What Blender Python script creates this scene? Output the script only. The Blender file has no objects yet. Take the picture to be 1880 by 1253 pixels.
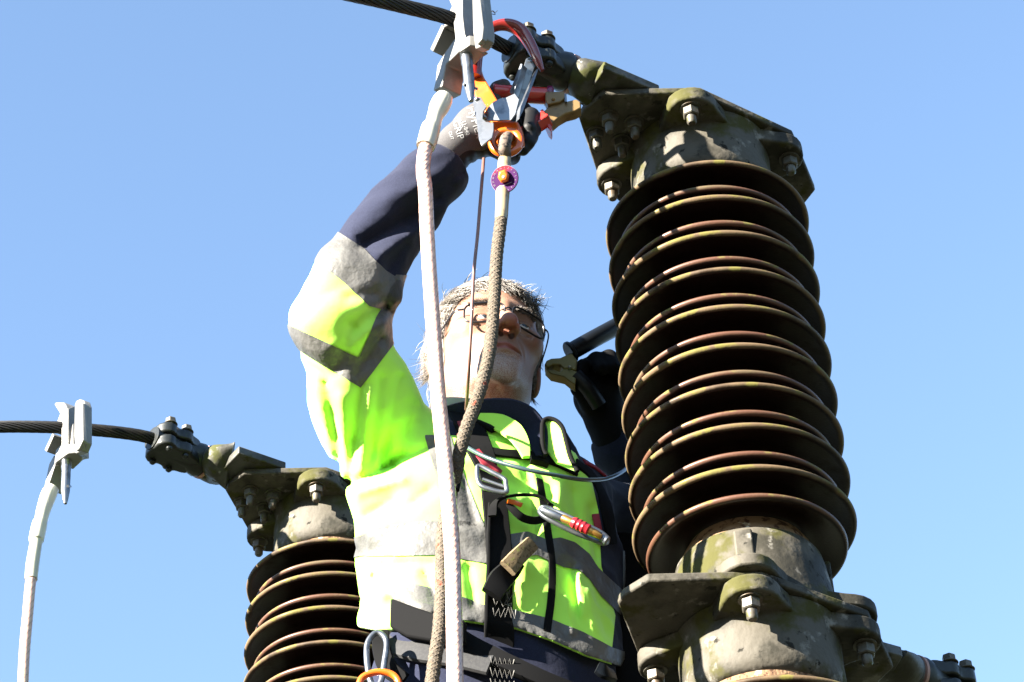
import bpy, bmesh, math, random
import numpy as np
from mathutils import Vector, Matrix, Quaternion
random.seed(4); rng = np.random.default_rng(4)
R = math.radians
SC = bpy.context.scene
COL = SC.collection

# ------------------------------------------------------------------ camera
CAMH = 1.7                                   # eye height above the ground
FPX, PITCH, ROLL = 4566.05, 0.705715, 0.0511851
cp, sp, cr, sr = math.cos(PITCH), math.sin(PITCH), math.cos(ROLL), math.sin(ROLL)
FWD = np.array([0, cp, sp]); _u = np.array([0, -sp, cp]); _r = np.array([1., 0, 0])
RT = cr*_r - sr*_u; UP = sr*_r + cr*_u
CAM = np.array([0, 0, CAMH])
cam = bpy.data.objects.new('camera', bpy.data.cameras.new('camera')); COL.objects.link(cam)
cam.data.sensor_width = 36; cam.data.lens = FPX/1880*36
cam.data.clip_start = 0.05; cam.data.clip_end = 5000
m = Matrix(((RT[0], UP[0], -FWD[0], CAM[0]), (RT[1], UP[1], -FWD[1], CAM[1]), (RT[2], UP[2], -FWD[2], CAM[2]), (0, 0, 0, 1)))
cam.matrix_world = m
SC.camera = cam
# ------------------------------------------------------------------ sky, sun, exposure
SUN_AZ, SUN_EL = R(56), R(20)                # azimuth measured from behind the viewer towards the left
S = Vector((-math.sin(SUN_AZ)*math.cos(SUN_EL), -math.cos(SUN_AZ)*math.cos(SUN_EL), math.sin(SUN_EL)))
w = bpy.data.worlds.new('World'); SC.world = w; w.use_nodes = True
nt = w.node_tree; sky = nt.nodes.new('ShaderNodeTexSky'); sky.sky_type = 'NISHITA'; sky.sun_disc = False
sky.sun_elevation = SUN_EL; sky.sun_rotation = math.atan2(S.x, S.y)
sky.altitude = 0; sky.air_density = 1.0; sky.dust_density = 0.05; sky.ozone_density = 1.6
nt.links.new(sky.outputs[0], nt.nodes['Background'].inputs[0]); nt.nodes['Background'].inputs[1].default_value = 0.05
sl = bpy.data.lights.new('sun', 'SUN'); sl.energy = 5.0; sl.angle = R(0.5); sl.color = (1.0, 0.93, 0.82)
so = bpy.data.objects.new('sun', sl); COL.objects.link(so); so.rotation_euler = S.to_track_quat('Z', 'Y').to_euler(); so.location = (-3, -3, 6)
SC.view_settings.view_transform = 'Standard'; SC.view_settings.look = 'None'
SC.view_settings.exposure = 3.22; SC.view_settings.gamma = 1.0
SC.cycles.max_bounces = 6; SC.cycles.transparent_max_bounces = 12

# ------------------------------------------------------------------ pixel -> world helpers (photograph pixels, 1880 x 1253)
def ray(x, y): return FWD + RT*(x-940)/FPX - UP*(y-626.5)/FPX
def aty(x, y, Y): r = ray(x, y); return CAM + r*(Y/r[1])
def atz(x, y, Z): r = ray(x, y); return CAM + r*((Z-CAMH)/r[2])
def atd(x, y, D): return CAM + ray(x, y)*D
def ppm(P): return FPX/float((np.asarray(P)-CAM) @ FWD)
def unit(v): v = np.asarray(v, float); return v/np.linalg.norm(v)

# ------------------------------------------------------------------ object helpers
def mesh_obj(name, V, F, mat=None, parent=None, smooth=True, mats=None, mi=None, attrs=None, uv=None, autosmooth=None):
    me = bpy.data.meshes.new(name)
    me.from_pydata([tuple(map(float, v)) for v in V], [], [tuple(map(int, f)) for f in F])
    if attrs:
        for k, a in attrs.items():
            at = me.attributes.new(k, 'FLOAT', 'POINT'); at.data.foreach_set('value', np.asarray(a, dtype=np.float32))
    if uv is not None:
        l = me.uv_layers.new(name='UVMap')
        idx = np.zeros(len(me.loops), dtype=np.int32); me.loops.foreach_get('vertex_index', idx)
        l.data.foreach_set('uv', np.asarray(uv, dtype=np.float32)[idx].ravel())
    for mm in (mats or ([mat] if mat else [])): me.materials.append(mm)
    if mi is not None: me.polygons.foreach_set('material_index', np.asarray(mi, dtype=np.int32))
    if smooth: me.shade_smooth()
    if autosmooth is not None and smooth: me.set_sharp_from_angle(angle=R(autosmooth))
    me.update()
    o = bpy.data.objects.new(name, me); COL.objects.link(o)
    if parent is not None: adopt(o, parent)
    return o
def adopt(o, parent):
    o.parent = parent
    o.matrix_parent_inverse = parent_inv(parent)
def parent_inv(p):
    Mx = Matrix.Identity(4); q = p
    chain = []
    while q is not None: chain.append(q); q = q.parent
    for q in reversed(chain):
        Mx = Mx @ q.matrix_parent_inverse @ q.matrix_basis
    return Mx.inverted()
def tag(o, label=None, cat=None, group=None, kind=None):
    if label: o['label'] = label
    if cat: o['category'] = cat
    if group: o['group'] = group
    if kind: o['kind'] = kind
    return o
def thing(name, loc, label, cat, group=None):
    o = bpy.data.objects.new(name, None); COL.objects.link(o); o.location = tuple(map(float, loc)); o.empty_display_size = .05
    return tag(o, label, cat, group)

class MB:
    """collects pieces into one mesh"""
    def __init__(s): s.V = []; s.F = []; s.n = 0; s.uv = []; s.M = []
    def add(s, V, F, uv=None, mi=0):
        V = np.asarray(V, float).reshape(-1, 3); s.V.append(V); s.F += [tuple(int(i)+s.n for i in f) for f in F]; s.M += [mi]*len(F)
        s.uv.append(np.zeros((len(V), 2)) if uv is None else np.asarray(uv, float)); s.n += len(V); return s
    def build(s, name, mat, parent=None, smooth=True, autosmooth=40, bevel=0, seg=2, mats=None):
        o = mesh_obj(name, np.vstack(s.V), s.F, mat, parent, smooth, uv=np.vstack(s.uv), autosmooth=autosmooth, mats=mats, mi=s.M if mats else None)
        if bevel:
            b = o.modifiers.new('bevel', 'BEVEL'); b.width = bevel; b.segments = seg; b.limit_method = 'ANGLE'; b.angle_limit = R(35); b.harden_normals = False
        return o

def prism_vf(P, ext):
    """P: n x 3 loop, ext: vector (extrusion)"""
    P = np.asarray(P, float); n = len(P); Q = P + np.asarray(ext, float)
    V = np.vstack([P, Q]); F = [tuple(range(n)), tuple(range(2*n-1, n-1, -1))] + [(i, i+n, (i+1) % n + n, (i+1) % n) for i in range(n)]
    bm = bmesh.new(); vs = [bm.verts.new(v) for v in V]
    for f in F: bm.faces.new([vs[i] for i in f])
    bmesh.ops.recalc_face_normals(bm, faces=bm.faces)
    F = [tuple(v.index for v in f.verts) for f in (bm.verts.index_update(), bm.faces)[1]]
    bm.free(); return V, F
def pxprism(mb, pts, D, thick, ext=None, mi=0, slope=(0, 0), c=None):
    """outline in photo pixels standing at view depth D, thick metres deep (or an explicit world extrusion)"""
    cx, cy = c if c else np.mean(np.asarray(pts), 0)
    P = [atd(x, y, D + slope[0]*(x-cx)/1200 + slope[1]*(y-cy)/1200) for x, y in pts]
    e = FWD*thick if ext is None else ext
    V, F = prism_vf(P, e); mb.add(V, F, mi=mi)
def pxv(dx, dy, dD, D): return (RT*dx - UP*dy)/FPX*D + FWD*dD
def box_vf(c, ax, ay, az):
    c, ax, ay, az = map(lambda v: np.asarray(v, float), (c, ax, ay, az))
    V = [c + i*ax + j*ay + k*az for k in (-1, 1) for j in (-1, 1) for i in (-1, 1)]
    F = [(0, 2, 3, 1), (4, 5, 7, 6), (0, 1, 5, 4), (2, 6, 7, 3), (0, 4, 6, 2), (1, 3, 7, 5)]
    if np.dot(np.cross(ax, ay), az) < 0: F = [f[::-1] for f in F]
    return V, F
def frame(d, ref=None):
    d = unit(d); ref = np.array([0, 0, 1.]) if ref is None else np.asarray(ref, float)
    if abs(np.dot(d, unit(ref))) > .98: ref = np.array([1., 0, 0])
    a = unit(np.cross(ref, d)); b = np.cross(d, a); return a, b, d
def lathe_vf(prof, c=(0, 0, 0), d=(0, 0, 1), n=48, ref=None, cap=True, phase=0, mod=None):
    """prof: list of (r, h) along d"""
    a, b, d = frame(d, ref); c = np.asarray(c, float); V = []; uv = []
    for j, (r, h) in enumerate(prof):
        for i in range(n):
            t = 2*math.pi*i/n + phase; rr = r if mod is None else r*mod(t, h)
            V.append(c + a*rr*math.cos(t) + b*rr*math.sin(t) + d*h); uv.append((i/n, h))
    F = [(j*n+i, j*n+(i+1) % n, (j+1)*n+(i+1) % n, (j+1)*n+i) for j in range(len(prof)-1) for i in range(n)]
    if cap:
        F.append(tuple(range(n-1, -1, -1))); F.append(tuple((len(prof)-1)*n+i for i in range(n)))
    if prof[-1][1] < prof[0][1]: F = [f[::-1] for f in F]
    return V, F, uv
def spline(P, per=8, closed=False):
    P = np.asarray(P, float); n = len(P); out = []
    for i in range(n if closed else n-1):
        if closed: p0, p1, p2, p3 = P[(i-1) % n], P[i], P[(i+1) % n], P[(i+2) % n]
        else: p1, p2 = P[i], P[i+1]; p0 = P[i-1] if i > 0 else 2*p1-p2; p3 = P[i+2] if i+2 < n else 2*p2-p1
        for k in range(per):
            t = k/per; out.append(.5*((2*p1) + (-p0+p2)*t + (2*p0-5*p1+4*p2-p3)*t*t + (-p0+3*p1-3*p2+p3)*t**3))
    if not closed: out.append(P[-1])
    return np.array(out)
def frames(C, closed=False, ref=None):
    n = len(C); T = np.array([unit(C[(i+1) % n if closed else min(i+1, n-1)] - C[(i-1) % n if closed else max(i-1, 0)]) for i in range(n)])
    a, b, _ = frame(T[0], ref); A = [a]
    for i in range(1, n):
        v = A[-1] - T[i]*np.dot(A[-1], T[i]); A.append(unit(v))
    A = np.array(A); B = np.cross(T, A); return T, A, B
def tube_vf(C, r, n=12, closed=False, rb=None, ref=None, twist=0, caps=True, sect=None):
    """r: radius or list; rb: second radius (flat section)"""
    C = np.asarray(C, float); T, A, B = frames(C, closed, ref); N = len(C)
    r = np.full(N, r) if np.isscalar(r) else np.asarray(r); rb = r if rb is None else (np.full(N, rb) if np.isscalar(rb) else np.asarray(rb))
    L = np.concatenate([[0], np.cumsum(np.linalg.norm(np.diff(C, axis=0), axis=1))])
    V = []; uv = []
    for k in range(N):
        for i in range(n):
            if sect is None: t = 2*math.pi*i/n + twist*L[k]; u, v = math.cos(t), math.sin(t)
            else: u, v = sect[i]
            V.append(C[k] + A[k]*u*r[k] + B[k]*v*rb[k]); uv.append((i/n, L[k]))
    F = [(k*n+i, k*n+(i+1) % n, ((k+1) % N)*n+(i+1) % n, ((k+1) % N)*n+i) for k in range(N if closed else N-1) for i in range(n)]
    if not closed and caps: F += [tuple(range(n-1, -1, -1)), tuple((N-1)*n+i for i in range(n))]
    return V, F, uv
def strand_vf(C, Rr, k, pitch, n=7, core=0, alt=0):
    """k strands laid helically round a path: separate round wires"""
    C = np.asarray(C, float); T, A, B = frames(C)
    L = np.concatenate([[0], np.cumsum(np.linalg.norm(np.diff(C, axis=0), axis=1))])
    rs = Rr*math.sin(math.pi/k)/(1+math.sin(math.pi/k)); rc = Rr-rs; mb = MB()
    for s in range(k):
        ph = 2*math.pi*s/k + 2*math.pi*L/pitch
        D = C + A*(rc*np.cos(ph))[:, None] + B*(rc*np.sin(ph))[:, None]
        V, F, uv = tube_vf(D, rs*1.04, n); mb.add(V, F, uv, 1 if alt and s % alt == 0 else 0)
    V, F, uv = tube_vf(C, max(rc, core*Rr), 20 if core else 10); mb.add(V, F, uv)
    return mb
RECT = [(1, 1), (-1, 1), (-1, -1), (1, -1)]
def hexnut(mb, c, d, af, h, stud=None, washer=True, phase=0, mi=0):
    """washer, hexagon nut and stud end, growing along d from c"""
    c = np.asarray(c, float); d = unit(d); o = 0
    if washer: V, F, uv = lathe_vf([(af*.72, 0), (af*.72, h*.16)], c, d, 28); mb.add(V, F, uv, mi); o = h*.16
    V, F, uv = lathe_vf([(af*.5, o), (af*.575, o+h*.1), (af*.575, o+h*.9), (af*.49, o+h)], c, d, 6, phase=phase); mb.add(V, F, uv, mi)
    if stud: V, F, uv = lathe_vf([(stud[0], o+h*.95), (stud[0], o+h+stud[1]*.8), (stud[0]*.7, o+h+stud[1])], c, d, 16); mb.add(V, F, uv, mi)

# ------------------------------------------------------------------ materials
def mat(name, base=(.5, .5, .5), rough=.5, metal=0, spec=.5, coat=0, coatr=.1, sheen=0, trans=0, ior=1.45, alpha=1, sss=0, noise=None, bump=None, layers=None, sheentint=None):
    """layers: list of dict(col, scale, lo, hi, detail, rough, attr) noise-masked colour patches"""
    M = bpy.data.materials.new(name); M.use_nodes = True; T = M.node_tree; N = T.nodes; Lk = T.links
    b = N['Principled BSDF']
    def S_(k, v):
        if k in b.inputs: b.inputs[k].default_value = v
    S_('Base Color', (*base, 1)); S_('Roughness', rough); S_('Metallic', metal); S_('Specular IOR Level', spec)
    S_('Coat Weight', coat); S_('Coat Roughness', coatr); S_('Sheen Weight', sheen); S_('Transmission Weight', trans); S_('IOR', ior); S_('Alpha', alpha)
    if sss: S_('Subsurface Weight', sss); S_('Subsurface Radius', (.012, .005, .003)); S_('Subsurface Scale', .6)
    tc = N.new('ShaderNodeTexCoord'); geo = N.new('ShaderNodeNewGeometry')
    col = None; ro = None
    for k, L in enumerate(layers or []):
        if L.get('attr'):
            a = N.new('ShaderNodeAttribute'); a.attribute_name = L['attr']; src = a.outputs['Fac']
        else: src = None
        nz = N.new('ShaderNodeTexNoise'); nz.inputs['Scale'].default_value = L.get('scale', 10); nz.inputs['Detail'].default_value = L.get('detail', 6); nz.inputs['Roughness'].default_value = L.get('nr', .6)
        mp = N.new('ShaderNodeMapping'); mp.inputs['Location'].default_value = (3.1*k, 1.7*k, .9*k); mp.inputs['Scale'].default_value = L.get('stretch', (1, 1, 1))
        Lk.new(tc.outputs['Object'], mp.inputs[0]); Lk.new(mp.outputs[0], nz.inputs['Vector'])
        fac = nz.outputs['Fac']
        if src is not None:
            ad = N.new('ShaderNodeMath'); ad.operation = 'ADD'; mu = N.new('ShaderNodeMath'); mu.operation = 'MULTIPLY'; mu.inputs[1].default_value = L.get('amix', .5)
            Lk.new(src, mu.inputs[0]); Lk.new(mu.outputs[0], ad.inputs[0]); Lk.new(fac, ad.inputs[1]); fac = ad.outputs[0]
        mr = N.new('ShaderNodeMapRange'); mr.inputs[1].default_value = L.get('lo', .45); mr.inputs[2].default_value = L.get('hi', .6); mr.interpolation_type = 'SMOOTHSTEP'
        mr.inputs[4].default_value = L.get('max', 1)
        Lk.new(fac, mr.inputs[0])
        mx = N.new('ShaderNodeMix'); mx.data_type = 'RGBA'; Lk.new(mr.outputs[0], mx.inputs[0])
        if col is None: mx.inputs[6].default_value = (*base, 1)
        else: Lk.new(col, mx.inputs[6])
        mx.inputs[7].default_value = (*L['col'], 1); col = mx.outputs[2]
        if 'rough' in L:
            mf = N.new('ShaderNodeMix'); Lk.new(mr.outputs[0], mf.inputs[0])
            if ro is None: mf.inputs[2].default_value = rough
            else: Lk.new(ro, mf.inputs[2])
            mf.inputs[3].default_value = L['rough']; ro = mf.outputs[0]
    if col is not None: Lk.new(col, b.inputs['Base Color'])
    if ro is not None: Lk.new(ro, b.inputs['Roughness'])
    if bump:
        prev = None
        for (sc, st, det) in bump:
            nz = N.new('ShaderNodeTexNoise'); nz.inputs['Scale'].default_value = sc; nz.inputs['Detail'].default_value = det; Lk.new(tc.outputs['Object'], nz.inputs['Vector'])
            bp = N.new('ShaderNodeBump'); bp.inputs['Strength'].default_value = st; bp.inputs['Distance'].default_value = .3/sc; Lk.new(nz.outputs['Fac'], bp.inputs['Height'])
            if prev is not None: Lk.new(prev, bp.inputs['Normal'])
            prev = bp.outputs[0]
        Lk.new(prev, b.inputs['Normal'])
    return M
M_porc = mat('porcelain_brown', (.009, .0034, .0022), .35, spec=.3, coat=.08, coatr=.25,
    layers=[dict(col=(.095, .062, .032), attr='rim', amix=.5, scale=9, lo=.74, hi=.98, rough=.8),
            dict(col=(.11, .095, .022), attr='rim', amix=.4, scale=30, lo=.86, hi=.98, rough=.9),
            dict(col=(.016, .009, .004), scale=16, lo=.55, hi=.75, rough=.7)], bump=[(260, .25, 3)])
M_porc2 = mat('porcelain_red_brown', (.010, .0036, .0022), .4, spec=.35, coat=.15, coatr=.2,
    layers=[dict(col=(.075, .033, .019), attr='rim', amix=.5, scale=7, lo=.72, hi=.95, rough=.5), dict(col=(.075, .052, .026), attr='rim', amix=.4, scale=4, lo=.9, hi=1.0, rough=.8),
            dict(col=(.11, .095, .022), attr='rim', amix=.4, scale=24, lo=.93, hi=1.02, rough=.9)], bump=[(260, .2, 3)])
M_cast = mat('weathered_cast_metal', (.064, .057, .044), .7, metal=0, spec=.3,
    layers=[dict(col=(.02, .018, .012), scale=9, lo=.44, hi=.58), dict(col=(.04, .038, .008), scale=13, lo=.5, hi=.63, rough=.9),
            dict(col=(.15, .14, .12), scale=26, lo=.58, hi=.68), dict(col=(.012, .011, .008), scale=46, lo=.6, hi=.68, rough=.95)], bump=[(120, .35, 5), (22, .25, 3)])
M_pad = mat('weathered_terminal_metal', (.075, .075, .07), .55, metal=.3,
    layers=[dict(col=(.03, .028, .02), scale=14, lo=.4, hi=.6), dict(col=(.045, .047, .01), scale=20, lo=.52, hi=.62, rough=.9), dict(col=(.16, .16, .15), scale=60, lo=.64, hi=.7)], bump=[(90, .3, 4)])
M_nut = mat('galvanised_bolt', (.085, .078, .062), .5, metal=.4, layers=[dict(col=(.07, .05, .03), scale=40, lo=.5, hi=.65), dict(col=(.06, .06, .015), scale=60, lo=.58, hi=.66)], bump=[(300, .2, 2)])
M_rust = mat('rusty_bolt', (.2, .09, .04), .8, layers=[dict(col=(.4, .33, .22), scale=70, lo=.5, hi=.6)], bump=[(300, .3, 2)])
M_cem = mat('gravel_cement', (.2, .12, .065), .95, layers=[dict(col=(.05, .02, .01), scale=70, lo=.5, hi=.6), dict(col=(.5, .43, .33), scale=40, lo=.6, hi=.68)], bump=[(260, 1, 3)])
M_bclamp = mat('dark_clamp_metal', (.012, .014, .013), .38, metal=.2, layers=[dict(col=(.03, .035, .03), scale=25, lo=.55, hi=.7, rough=.6)], bump=[(60, .2, 3)])
M_cond = mat('conductor_strands', (.014, .013, .012), .4, metal=.5, layers=[dict(col=(.03, .025, .018), scale=60, lo=.55, hi=.7)])
M_alu = mat('cast_aluminium', (.165, .16, .15), .45, metal=.2, layers=[dict(col=(.19, .185, .17), scale=30, lo=.5, hi=.65), dict(col=(.09, .085, .07), scale=90, lo=.68, hi=.74)], bump=[(220, .15, 3)])
M_steel = mat('zinc_steel', (.17, .18, .195), .34, metal=.85, layers=[dict(col=(.10, .11, .125), scale=40, lo=.5, hi=.6, rough=.4)], bump=[(120, .06, 3)])
M_dark = mat('dark_steel', (.12, .12, .13), .4, metal=.7)  # darker plain steel for the wire twist, slots and seal hole

# ------------------------------------------------------------------ ground
gx = MB(); gx.add([(-400, -400, 0), (400, -400, 0), (400, 400, 0), (-400, 400, 0)], [(0, 1, 2, 3)])
M_ground = mat('ground_grass', (.02, .03, .010), .95, layers=[dict(col=(.035, .03, .02), scale=3, lo=.45, hi=.6), dict(col=(.02, .03, .01), scale=20, lo=.5, hi=.7)])
tag(gx.build('ground', M_ground, smooth=False), 'dark gravel and short grass far below the platform', kind='structure')

hm = MB(); nH = 96; HVt = []  # unseen ring of slopes, added to block low sky light and darken undersides
for k in range(nH):
    t = 2*math.pi*k/nH; hh = 12.5+2.2*math.sin(3*t+1)+1.3*math.sin(7*t)+.8*math.sin(17*t+2)
    for r_, z_ in ((48, -.2), (56, hh*.55), (66, hh), (90, hh*1.05), (180, hh*.6), (380, -.3)): HVt.append((r_*math.cos(t), r_*math.sin(t), z_))
hm.add(HVt, [(k*6+j, ((k+1) % nH)*6+j, ((k+1) % nH)*6+j+1, k*6+j+1) for k in range(nH) for j in range(5)])
M_skyblock = mat('sky_block_slope', (.012, .02, .006), .95, layers=[dict(col=(.03, .035, .012), scale=.6, lo=.45, hi=.6)], bump=[(1.5, 1, 4)])
tag(hm.build('sky_block_ring', M_skyblock), 'unseen dark slopes added all round to block low sky light', kind='structure')

# ------------------------------------------------------------------ post insulators
PLATE = [(-.192, -.108), (-.185, -.125), (-.152, -.158), (0, -.150), (.15, -.045), (.194, .085), (.176, .12), (.02, .17), (-.128, .088), (-.157, .05)]
BOLTA = [(-.018, -.137), (.137, -.018), (.018, .137), (-.137, .018)]
TBOLT = [(-.165, -.075), (-.145, -.11), (-.105, -.095), (-.125, -.055)]
def shed_mesh(Rb, n=128, mt=None):
    k = Rb-.16
    prof = [(.07, .034), (.082, .030), (.11, .0185), (.14+k, .0085), (.153+k, .0035), (.158+k, .0012), (.160+k, -.0012), (.1595+k, -.0038), (.1575+k, -.0062), (.154+k, -.0072), (.150+k, -.0058), (.141+k, -.001), (.12+k*.5, .006), (.1, .0125), (.086, .013), (.079, .009), (.074, .0), (.07, -.006)]
    V, F, uv = lathe_vf(prof, n=n, cap=False)
    rim = np.array([max(0, min(1, (v[0]**2+v[1]**2)**.5/(Rb) * 15 - 14)) for v in V])
    F = [f[::-1] for f in F]
    me = bpy.data.meshes.new('shed'); me.from_pydata([tuple(v) for v in V], [], F); me.shade_smooth(); me.materials.append(mt or M_porc)
    a = me.attributes.new('rim', 'FLOAT', 'POINT'); a.data.foreach_set('value', rim.astype(np.float32)); return me
SHB, SHS = shed_mesh(.16), shed_mesh(.1428, mt=M_porc2)
PIT = .0732538
def local(me_or_mb, name, root, z, matl=None, **k):
    if isinstance(me_or_mb, MB): o = me_or_mb.build(name, matl, None, **k)
    else: o = bpy.data.objects.new(name, me_or_mb); COL.objects.link(o)
    o.parent = root; o.location = (0, 0, z); return o
def unit_body(root, H, nb=9, last_small=True):
    mb = MB(); V, F, uv = lathe_vf([(.0735, .06), (.0735, -nb*PIT-.02)], n=48); mb.add(V, F, uv); local(mb, 'porcelain_core', root, H, M_porc)
    for k in range(nb):
        o = local(SHB, 'shed', root, H-k*PIT); o.rotation_euler = (0, 0, k*2.1)
        o = local(SHS, 'shed', root, H-(k+.5)*PIT); o.rotation_euler = (0, 0, k*1.3+.7)
def lobed(t, h, amp=.0):
    return 1+amp*sum(math.exp(-((math.remainder(t-math.atan2(b[1], b[0])+0, 2*math.pi))/.22)**2) for b in BOLTA)
def fitting_below(root, zp, nut=True):
    """casting under a flange plate whose underside is at zp"""
    mb = MB(); V, F, uv = lathe_vf([(.118, .0), (.113, -.02), (.1115, -.055), (.1125, -.085), (.110, -.098), (.104, -.108), (.094, -.112), (.08, -.112)], n=96, mod=lambda t, h: 1.0); mb.add(V, F, uv)
    for bx_, by in BOLTA:
        a = math.atan2(by, bx_); d = np.array([math.cos(a), math.sin(a), 0]); s = np.array([-d[1], d[0], 0])
        # flared boss blending into the hub
        outl = [(.095, -.056), (.112, -.050), (.126, -.043), (.140, -.038), (.152, -.031), (.161, -.021), (.1655, -.011), (.167, 0), (.1655, .011), (.161, .021), (.152, .031), (.140, .038), (.126, .043), (.112, .050), (.095, .056)]
        P = [d*r + s*q for r, q in outl]; V, F = prism_vf(P, (0, 0, -.026)); mb.add(V, F)
        P = [d*r + s*q for r, q in [(.098, -.014), (.122, -.012), (.122, .012), (.098, .014)]]
    o = local(mb, 'flange_hub', root, zp, M_cast, bevel=.004, seg=3)
    for bx_, by in BOLTA:
        nb_ = MB(); hexnut(nb_, (bx_*1.04, by*1.04, -.026), (0, 0, -1), .023, .016, stud=(.0078, .015)); o2 = local(nb_, 'nut', root, zp, M_nut)
    cm = MB(); V, F, uv = lathe_vf([(.1, -.108), (.097, -.122), (.089, -.136), (.07, -.142)], n=64); cm.add(V, F, uv); local(cm, 'cement_ring', root, zp, M_cem)
def plate(root, zp, holes=False):
    mb = MB(); P = [(x, y, 0) for x, y in PLATE]; V, F = prism_vf(P, (0, 0, .013)); mb.add(V, F)
    # raised rib between tongue and hub
    local(mb, 'flange_plate', root, zp, M_cast, bevel=.0025)
def fitting_above(root, zp):
    mb = MB(); V, F, uv = lathe_vf([(.085, .124), (.1, .122), (.1045, .116), (.108, .10), (.116, .03), (.119, .013)], n=96); mb.add(V, F, uv)
    for i, (bx_, by) in enumerate(BOLTA):
        a = math.atan2(by, bx_); d = np.array([math.cos(a), math.sin(a), 0]); s = np.array([-d[1], d[0], 0])
        outl = [(.095, -.056), (.112, -.050), (.126, -.043), (.140, -.038), (.152, -.031), (.161, -.021), (.1655, -.011), (.167, 0), (.1655, .011), (.161, .021), (.152, .031), (.140, .038), (.126, .043), (.112, .050), (.095, .056)]
        P = [d*r + s*q + np.array([0, 0, .0135]) for r, q in outl]; V, F = prism_vf(P, (0, 0, .02)); mb.add(V, F)
        V, F = box_vf(d*.1065+np.array([0, 0, .068]), d*.007, s*.013, (0, 0, .042)); mb.add(V, F)
    local(mb, 'flange_cap', root, zp, M_cast, bevel=.003)
    cm = MB(); V, F, uv = lathe_vf([(.099, .118), (.094, .135), (.086, .15), (.07, .156)], n=64); cm.add(V, F, uv); local(cm, 'cement_ring', root, zp, M_cem)
def insulator(loc, label, rot=0):
    root = thing('post_insulator', loc, label, 'insulator', 'post insulators')
    z1 = 1.115; z0 = z1-.157                     # heights above the root (root at 1.7 m above the second plate...)
    H = z1-.157
    plate(root, z1); fitting_below(root, z1); unit_body(root, H)
    z2 = z1-.927
    fitting_above(root, z2); plate(root, z2); fitting_below(root, z2)
    for bx_, by in TBOLT[:0]: pass
    unit_body(root, z2-.157, nb=9)
    z3 = z2-.927
    fitting_above(root, z3); plate(root, z3)
    mb = MB(); V, F, uv = lathe_vf([(.07, z3), (.07, -loc[2]+.02)], n=32); mb.add(V, F, uv); V, F = box_vf((0, 0, -loc[2]+.15), (.3, 0, 0), (0, .3, 0), (0, 0, .15)); mb.add(V, F)
    local(mb, 'support_post', root, 0, M_cast)
    for tb in TBOLT:                             # terminal bolts through the tongue
        n_ = MB(); hexnut(n_, (tb[0], tb[1], -.001), (0, 0, -1), .022, .015, stud=(.0072, .018)); local(n_, 'terminal_nut', root, z1, M_nut)
    root.rotation_euler = (0, 0, rot); return root
ZR = CAMH + 2.815 - 1.115
RI = (0.315752, 2.877448)
insulator((RI[0], RI[1], ZR), 'large brown ribbed insulator at right with mossy flange, in front of the man\'s arm')
LI = (-.3556, 3.8006); HL = CAMH + 2.658
insulator((LI[0], LI[1], HL+.157-1.115), 'smaller looking brown ribbed insulator at lower left, behind the man\'s waist')

# ------------------------------------------------------------------ implicit modelling (signed distance fields sampled on a grid)
import openvdb
def ell(P, c, r, Rm=None):
    q = P - np.asarray(c, np.float32)
    if Rm is not None: q = q @ np.asarray(Rm, np.float32).T
    r = np.asarray(r, np.float32); k0 = np.sqrt(((q/r)**2).sum(-1)); k1 = np.sqrt(((q/(r*r))**2).sum(-1))+1e-9
    return k0*(k0-1)/k1
def cap(P, a, b, ra, rb=None):
    rb = ra if rb is None else rb; a = np.asarray(a, np.float32); b = np.asarray(b, np.float32); ba = b-a
    h = np.clip(((P-a) @ ba)/max(float(ba @ ba), 1e-12), 0, 1)
    return np.sqrt(((P-a-h[..., None]*ba)**2).sum(-1)) - (ra+(rb-ra)*h)
def smin(a, b, k):
    h = np.clip(.5+.5*(b-a)/k, 0, 1); return b*(1-h)+a*h-k*h*(1-h)
def smax(a, b, k): return -smin(-a, -b, k)
def grid(lo, hi, vox):
    ax = [np.arange(lo[i], hi[i]+vox, vox, dtype=np.float32) for i in range(3)]
    return np.stack(np.meshgrid(*ax, indexing='ij'), -1), ax
def surf(D, lo, vox):
    D = np.clip(D, -4*vox, 4*vox).astype(np.float32)
    g = openvdb.FloatGrid(4*vox); g.copyFromArray(D); pts, quads = g.convertToQuads(0.0)
    return np.asarray(pts, float)*vox + np.asarray(lo), np.asarray(quads)[:, ::-1] if SFLIP else np.asarray(quads)
SFLIP = False
def orient(V, F, D_out):
    """make the faces look outwards (D_out: function giving the distance at points)"""
    k = len(F)//2; f = F[k:k+50]; c = V[f].mean(1); n = np.cross(V[f[:, 1]]-V[f[:, 0]], V[f[:, 2]]-V[f[:, 0]])
    s = 0
    for ci, ni in zip(c, n): ni = unit(ni)*.004; s += float(D_out((ci+ni)[None].astype(np.float32))[0]) - float(D_out((ci-ni)[None].astype(np.float32))[0])
    return F if s > 0 else F[:, ::-1]
def vnormals(V, F):
    n = np.cross(V[F[:, 2]]-V[F[:, 0]], V[F[:, 3]]-V[F[:, 1]]); N = np.zeros_like(V)
    for i in range(4): np.add.at(N, F[:, i], n)
    return N/(np.linalg.norm(N, axis=1)[:, None]+1e-12)
def project(P):
    q = P-CAM; z = q @ FWD; return 940+FPX*(q @ RT)/z, 626.5-FPX*(q @ UP)/z
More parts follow.
